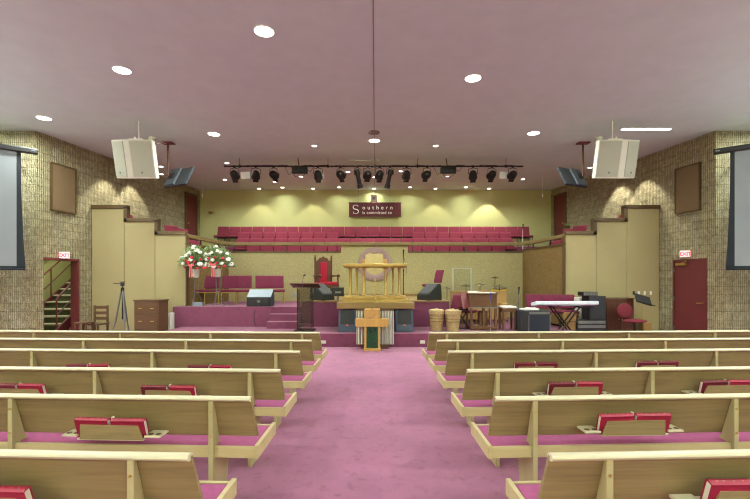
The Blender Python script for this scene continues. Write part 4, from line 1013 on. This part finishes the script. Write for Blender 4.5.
# ------------------------------------------------------------------ hung loudspeakers
for sg, l in ((-1, 'left'), (1, 'right')):
    Y = 9.5; cx = wx(375.6 + sg * 241, Y)
    zt, zb = wz(140.5, Y), wz(178, Y)
    t = thing('hanging_loudspeaker', 'twin cream loudspeaker cluster hung from the ceiling on the %s' % l, 'loudspeaker', (cx, Y, zb), 0, 'hung loudspeaker clusters')
    H = zt - zb
    tl = Matrix.Translation((0, 0, H / 2)) @ rotx(14)
    pl = [(-.53, .1), (-.17, -.04), (-.07, -.05), (.42, .03), (.3, .42), (-.36, .42)]
    c = MB().prism([(-sg * a, b) for a, b in pl], 'z', -H / 2, H / 2, m=tl).done('cabinet', 'cream', t, smooth=False, bev=.012)
    for (p, q_) in ((pl[0], pl[1]), (pl[2], pl[3])):
        p = Vector((-sg * p[0], p[1], 0)); q_ = Vector((-sg * q_[0], q_[1], 0)); d = q_ - p; an = math.degrees(math.atan2(d.y, d.x))
        if abs(an) > 90: an -= 180
        g = MB(); bmesh.ops.create_cube(g.bm, size=1, matrix=tl @ Matrix.Translation((p + q_) / 2) @ rotz(an) @ Matrix.Translation((0, -.004, 0)) @ Matrix.Diagonal((d.length - .05, .02, H - .07, 1))); g = g.done('grille', 'grille', c, smooth=False, bev=.004)
        b = MB(); bmesh.ops.create_cube(b.bm, size=1, matrix=tl @ Matrix.Translation((p + q_) / 2) @ rotz(an) @ Matrix.Translation((.03 * sg, -.016, -H / 2 + .13)) @ Matrix.Diagonal((.04, .008, .04, 1))); b.done('badge', 'steel', c, smooth=False)
    MB().box((0, .08, H + .03), (.3, .12, .05)).cyl((-sg * .05, .08, H + .05), (-sg * .05, .08, CZ - zb), .012, n=8).cyl((sg * .05, .1, H + .05), (sg * .05, .1, H + .12), .02, n=8).done('bracket', 'white', t, bev=.004)
    # ceiling gadget and TV
    Yg = 10.7; o = MB().cyl((0, 0, .0), (0, 0, -.06), .09, n=18).box((0, 0, -.1), (.12, .1, .09)).sph((.0, -.03, -.17), .055).tube([(.05, 0, -.1), (.14, 0, -.16), (.2, .02, -.1), (.28, .1, -.12)], .008).done('ceiling_camera', 'cream', bev=.004, loc=(wx(375.6 + sg * 223, Yg), Yg, CZ)); tag(o, 'small pale ceiling mounted camera beside the %s loudspeakers' % l, 'camera', 'ceiling cameras')
    Yt = 11.1; zc = wz(176.5, Yt)
    t = thing('television', 'black television on a ceiling pole behind the %s loudspeakers, turned away' % l, 'television', (wx(375.6 + sg * 207.5, Yt), Yt, zc), 0, 'ceiling hung televisions')
    MB().box((0, 0, CZ - zc - .015), (.3, .2, .03)).done('ceiling_plate', 'maroon', t)
    MB().cyl((0, 0, .02), (0, 0, CZ - zc - .02), .028, n=12).done('pole', 'darkwood', t)
    mt_ = Matrix.Translation((-sg * .24, .12, 0)) @ rotz(sg * 30) @ rotx(-27)
    s = MB(); bmesh.ops.create_cube(s.bm, size=1, matrix=mt_ @ Matrix.Diagonal((.9, .06, .56, 1))); s = s.done('screen_case', 'charcoal', t, smooth=False, bev=.012)
    g = MB(); bmesh.ops.create_cube(g.bm, size=1, matrix=mt_ @ Matrix.Translation((sg * .22, -.045, 0.01)) @ Matrix.Diagonal((.42, .06, .53, 1))); g.done('rear_cover', 'tvgrey', s, smooth=False, bev=.01)
    g = MB(); bmesh.ops.create_cube(g.bm, size=1, matrix=mt_ @ Matrix.Translation((sg * .22, -.09, 0.02)) @ Matrix.Diagonal((.22, .05, .16, 1))); g.done('bracket', 'black', t, smooth=False, bev=.008)

# ------------------------------------------------------------------ lighting pipe
YP = 12.5; zp = wz(166.3, YP)
xp0, xp1 = wx(224, YP), wx(523, YP)
t = thing('lighting_pipe', 'long black lighting pipe hung below the ceiling before the choir', 'pipe', (0, YP, zp))
MB().cyl((xp0, 0, 0), (xp1, 0, 0), .024, n=12).done('tube', 'blackmet', t)
for px in (239.5, 328, 375, 417.5, 506):
    x = wx(px, YP); MB().cyl((x, 0, .0), (x, 0, CZ - zp), .008, n=8).box((x, 0, 0), (.05, .08, .08)).done('hanger', 'blackmet', t)
m = MB(); rnd = random.Random(5); px = 240
while px < 505:
    a, b = wx(px, YP), wx(px + 8, YP); m.tube([(a, -.03, .02), ((a + b) / 2, -.04, rnd.uniform(-.05, .03)), (b, -.03, .02)], .008, 6); px += 8
m.done('cable', 'black', t)
def par_can(px, label, tilt, turn, card=None):
    t = thing('stage_light', label, 'stage light', (wx(px, YP), YP, zp - .03), turn, 'round stage lights on the pipe')
    MB().box((0, 0, .02), (.05, .06, .07)).tube([(0, 0, -.02), (-.13, 0, -.05), (-.135, 0, -.2)], .009).tube([(0, 0, -.02), (.13, 0, -.05), (.135, 0, -.2)], .009).done('yoke', 'blackmet', t)
    mt = rotx(tilt)
    MB().lathe([(.0, .13), (.06, .125), (.095, .09), (.115, .02), (.12, -.1), (.13, -.105), (.13, -.12), (.11, -.12), (.105, -.06), (.0, -.05)], (0, 0, -.22), 20, mt).done('can', 'blackmet', t)
    for s in (-1, 1):
        g = MB(); bmesh.ops.create_cube(g.bm, size=1, matrix=Matrix.Translation((0, 0, -.22)) @ mt @ Matrix.Translation((0, s * .125, -.15)) @ rotx(s * 20) @ Matrix.Diagonal((.16, .006, .07, 1))); g.done('barn_door', 'blackmet', t, smooth=False)
    if card: MB().box((card, .16, -.2), (.28, .006, .2), rotx(12) @ rotz(4)).box((card * .5, .1, -.12), (abs(card) * 1.0, .012, .012)).done('reflector_card', 'cream', t, smooth=False)
cans = [(234.4, .27), (255.8, 0), (273.4, 0), (318, .02), (340.3, 0), (367.7, 0), (379.7, 0), (406.6, 0), (427, .15), (473, 0), (492, 0), (512.7, -.2)]
nmc = len(cans)
for i, (px, card) in enumerate(cans):
    par_can(px, 'round black stage light on the pipe, %s of twelve' % ordrow(i + 1, nmc), 58 + (i % 3) * 9, random.uniform(-35, 35), card)
for px, l, rz in ((357.5, 'left', 12), (390, 'right', -12)):
    t = thing('spotlight', 'long black spotlight hanging downward near the pipe middle, %s one' % l, 'stage light', (wx(px, YP), YP, zp - .03), 0, 'long spotlights on the pipe')
    MB().box((0, 0, .02), (.05, .06, .07)).tube([(0, 0, -.0), (-.1, 0, -.06), (-.1, 0, -.22)], .009).tube([(0, 0, 0), (.1, 0, -.06), (.1, 0, -.22)], .009).done('yoke', 'blackmet', t)
    MB().lathe([(.0, .14), (.07, .13), (.085, .02), (.06, -.06), (.065, -.3), (.085, -.31), (.085, -.42), (.07, -.42), (.0, -.4)], (0, 0, -.2), 18, rotx(18) @ roty(-rz)).done('barrel', 'blackmet', t)
for px, l in ((300, 'left'), (448, 'right')):
    t = thing('dimmer_box', 'black dimmer box with cables on the pipe, %s one' % l, 'box', (wx(px, YP), YP - .03, zp - .03), 0, 'dimmer boxes on the pipe')
    MB().box((0, 0, -.1), (.46, .12, .19)).done('housing', 'blackmet', t, bev=.01)
    for k in range(6): MB().box((-.18 + .072 * k, -.065, -.12), (.04, .012, .05)).done('socket', 'charcoal', t)
    MB().tube([(-.02, 0, 0), (-.04, .0, .12), (-.06, .02, CZ - zp + .02)], .014).done('conduit', 'maroon', t)
    MB().tube([(-.2, -.05, -.18), (-.12, -.06, -.3), (.02, -.05, -.32), (.15, -.06, -.24), (.2, -.05, -.18)], .01).tube([(.22, -.04, -.1), (.32, -.03, -.14), (.42, 0, .02)], .008).tube([(-.22, -.04, -.14), (-.32, -.03, -.24), (-.44, 0, .02)], .008).done('cable', 'black', t)

# ------------------------------------------------------------------ recessed ceiling lights
def ceil_pt(px, py):
    Y = (CZ - EYE) * F / (VY - py); return wx(px, Y), Y
big = [(264, 31, 'nearest to the camera, left of the centre seam'), (122, 70, 'second nearest, far left'), (473, 78, 'right of the centre seam, nearest on the right'), (44, 118, 'outermost left, above the projection screen'),
       (214, 134, 'between the left television and lighting pipe'), (533.5, 133, 'left of the right loudspeaker cluster'), (374.3, 140.5, 'on the centre seam')]
small = [(314.3, 145.7, 'above the left dimmer box'), (435.7, 145.7, 'above the right dimmer box'), (227, 162.8, 'at the left end of the lighting pipe'), (224.8, 179.7, 'below the left end of lighting pipe'), (259, 189.8, 'against the back wall, leftmost'),
         (282.5, 187.4, 'left of three before the back wall, left half'), (274.6, 181.8, 'under the third stage light from left'), (313, 189.8, 'against the back wall, second from left'), (339, 187, 'left of the banner before back wall'),
         (301, 176.5, 'under the left dimmer box'), (348, 171.7, 'under the pipe left of the long spotlights'), (374.5, 177, 'on the centre seam under the pipe'), (374, 189.3, 'above the white box over the banner'),
         (401, 171, 'under the pipe right of the long spotlights'), (410, 187, 'right of the banner before back wall'), (435.5, 189.3, 'against the back wall, second from right'), (466, 187, 'before the back wall, right half'),
         (489, 189.5, 'against the back wall, rightmost'), (447, 176.5, 'under the right dimmer box'), (473.5, 181.4, 'under the third stage light from right'), (523, 179, 'below the right end of lighting pipe'),
         (161, 166.5, 'above the left television screen edge'), (161.5, 174, 'beside the left television'), (590, 167.5, 'beside the right television')]
def downlight(px, py, r, desc, size):
    x, Y = ceil_pt(px, py); Y = min(Y, 16.72); x = wx(px, Y) if Y >= 16.7 else x
    t = thing('ceiling_light', 'recessed round ceiling light, ' + desc, 'ceiling light', (x, Y, CZ), 0, 'large ceiling lights' if size else 'small ceiling lights')
    m = MB().lathe([(r, 0), (r + .012, 0), (r + .012, -.008), (r, -.012), (r - .006, -.004)], n=28); m.bm.faces.ensure_lookup_table()
    for f in [f for f in m.bm.faces if len(f.verts) > 4]: m.bm.faces.remove(f)
    m.done('trim_ring', 'white', t)
    MB().cyl((0, 0, -.004), (0, 0, -.008), r, n=28).done('lens', 'lens', t)
    return x, Y
LIGHTS = []
for px, py, d in big: LIGHTS.append((*downlight(px, py, .14, d, 1), 1))
for px, py, d in small: LIGHTS.append((*downlight(px, py, .068, d, 0), 0))
o = MB().box((0, 0, -.006), (1.15, .07, .012)).done('ceiling_strip_light', 'lens', loc=(*ceil_pt(646, 129.2), CZ), rz=0); tag(o, 'thin white strip light in the ceiling above the right loudspeakers', 'ceiling light')
o = MB().cyl((0, 0, 0), (0, 0, -.03), .14, n=24).cyl((0, 0, -.03), (0, 0, -.05), .08, n=20).done('smoke_detector', 'seam', loc=(wx(374, 10.3), 10.3, CZ), bev=.004); tag(o, 'round grey disc on the ceiling seam beside the centre light', 'detector')
o = MB().box((0, 0, -.02), (.9, .3, .04)).done('ceiling_vent', 'pinkmet', loc=(-.35, 12.85, CZ), bev=.006); tag(o, 'flat pale vent on the ceiling behind the lighting pipe', 'vent')

def area(x, y, z, w, r, col=(.92, 1, .9), spread=170, name='lamp'):
    l = bpy.data.lights.new(name, 'AREA'); l.shape = 'DISK'; l.size = r * 2; l.energy = w; l.color = col; l.spread = R(spread)
    o = bpy.data.objects.new(name, l); COL.objects.link(o); o.location = (x, y, z); return o
def spot(x, y, z, w, size, blend=.35, col=(1, .95, .78), aim=None, rad=.05):
    l = bpy.data.lights.new('lamp', 'SPOT'); l.energy = w; l.color = col; l.spot_size = R(size); l.spot_blend = blend; l.shadow_soft_size = rad
    o = bpy.data.objects.new('lamp', l); COL.objects.link(o); o.location = (x, y, z)
    if aim: o.rotation_euler = (Vector(aim) - o.location).to_track_quat('-Z', 'Y').to_euler()
    return o
PW = 40
for x, y, b in LIGHTS:
    if b: area(x, y, CZ - .02, PW * (2.6 if y > 9 else 1.2), .14)
    elif y > 16.6 and abs(x) > 1:
        spot(x, 16.5, CZ - .03, 125 if x > 4.3 else 55, 84, .3, aim=(x, 16.6, 2.0))
    elif abs(x) < 6.5: area(x, y, CZ - .02, (11 if y > 16 else 30) if y > 13 else 22, .08, spread=150)
# unseen downlights added behind and beside the camera to brighten the hall
for x in (-8.2, -4.3, 4.3, 8.2):
    for y in (-3.6, .2, 3.7): area(x, y, CZ - .02, PW * 2.1, .11)
for x, y in ((-7.6, 6.8), (7.6, 6.8), (5.6, 7.0), (-8.8, 9.3), (8.8, 9.3), (-10.2, 9.3), (10.2, 9.3)): area(x, y, CZ - .02, PW * (1.4 if y > 9 else 1), .14)
# wall washers over the side tiers
for sg in (-1, 1):
    for y, off in ((12.2, .55), (13.2, .5)):
        xw = 8.23 - .1711 * (y - CY); spot(sg * (xw - off), y, CZ - .04, 230, 76, .3, aim=(sg * (xw - off + .05), y, 2.5))
area(-9.2, 11.6, 3.7, 60, .2)
# added uplights, unseen, beside and behind the seats to lift the ceiling
UP = 360
for x, y in [(sx * 10.7, y) for sx in (-1, 1) for y in (-4, -.8, 2.4, 5.4)] + [(x, -5.7) for x in (-7, -2.4, 2.4, 7)]:
    l = area(x, y, 3.3, UP, .2, (.9, 1, .96)); l.rotation_euler = (PI, 0, 0)
w = bpy.data.worlds.new('world'); S.world = w; w.use_nodes = True
w.node_tree.nodes['Background'].inputs[0].default_value = (.8, .85, 1, 1); w.node_tree.nodes['Background'].inputs[1].default_value = .3

# ------------------------------------------------------------------ camera
cam = bpy.data.cameras.new('camera'); co = bpy.data.objects.new('camera', cam); COL.objects.link(co)
co.location = (0, 0, EYE); co.rotation_euler = (R(90), 0, 0)
cam.sensor_width = 36; cam.lens = F / 750 * 36; cam.shift_x = -(VX - 375) / 750; cam.shift_y = (VY - 249.5) / 750; cam.clip_start = .05
S.camera = co
S.view_settings.view_transform = 'Standard'; S.view_settings.look = 'None'; S.view_settings.gamma = 1; S.view_settings.exposure = 0.07
S.view_settings.use_curve_mapping = False
S.cycles.use_denoising = True; S.cycles.filter_width = 1.15; S.cycles.max_bounces = 10; S.cycles.diffuse_bounces = 6; S.cycles.transmission_bounces = 8; S.cycles.sample_clamp_indirect = 8
S.cycles.caustics_reflective = False; S.cycles.caustics_refractive = False
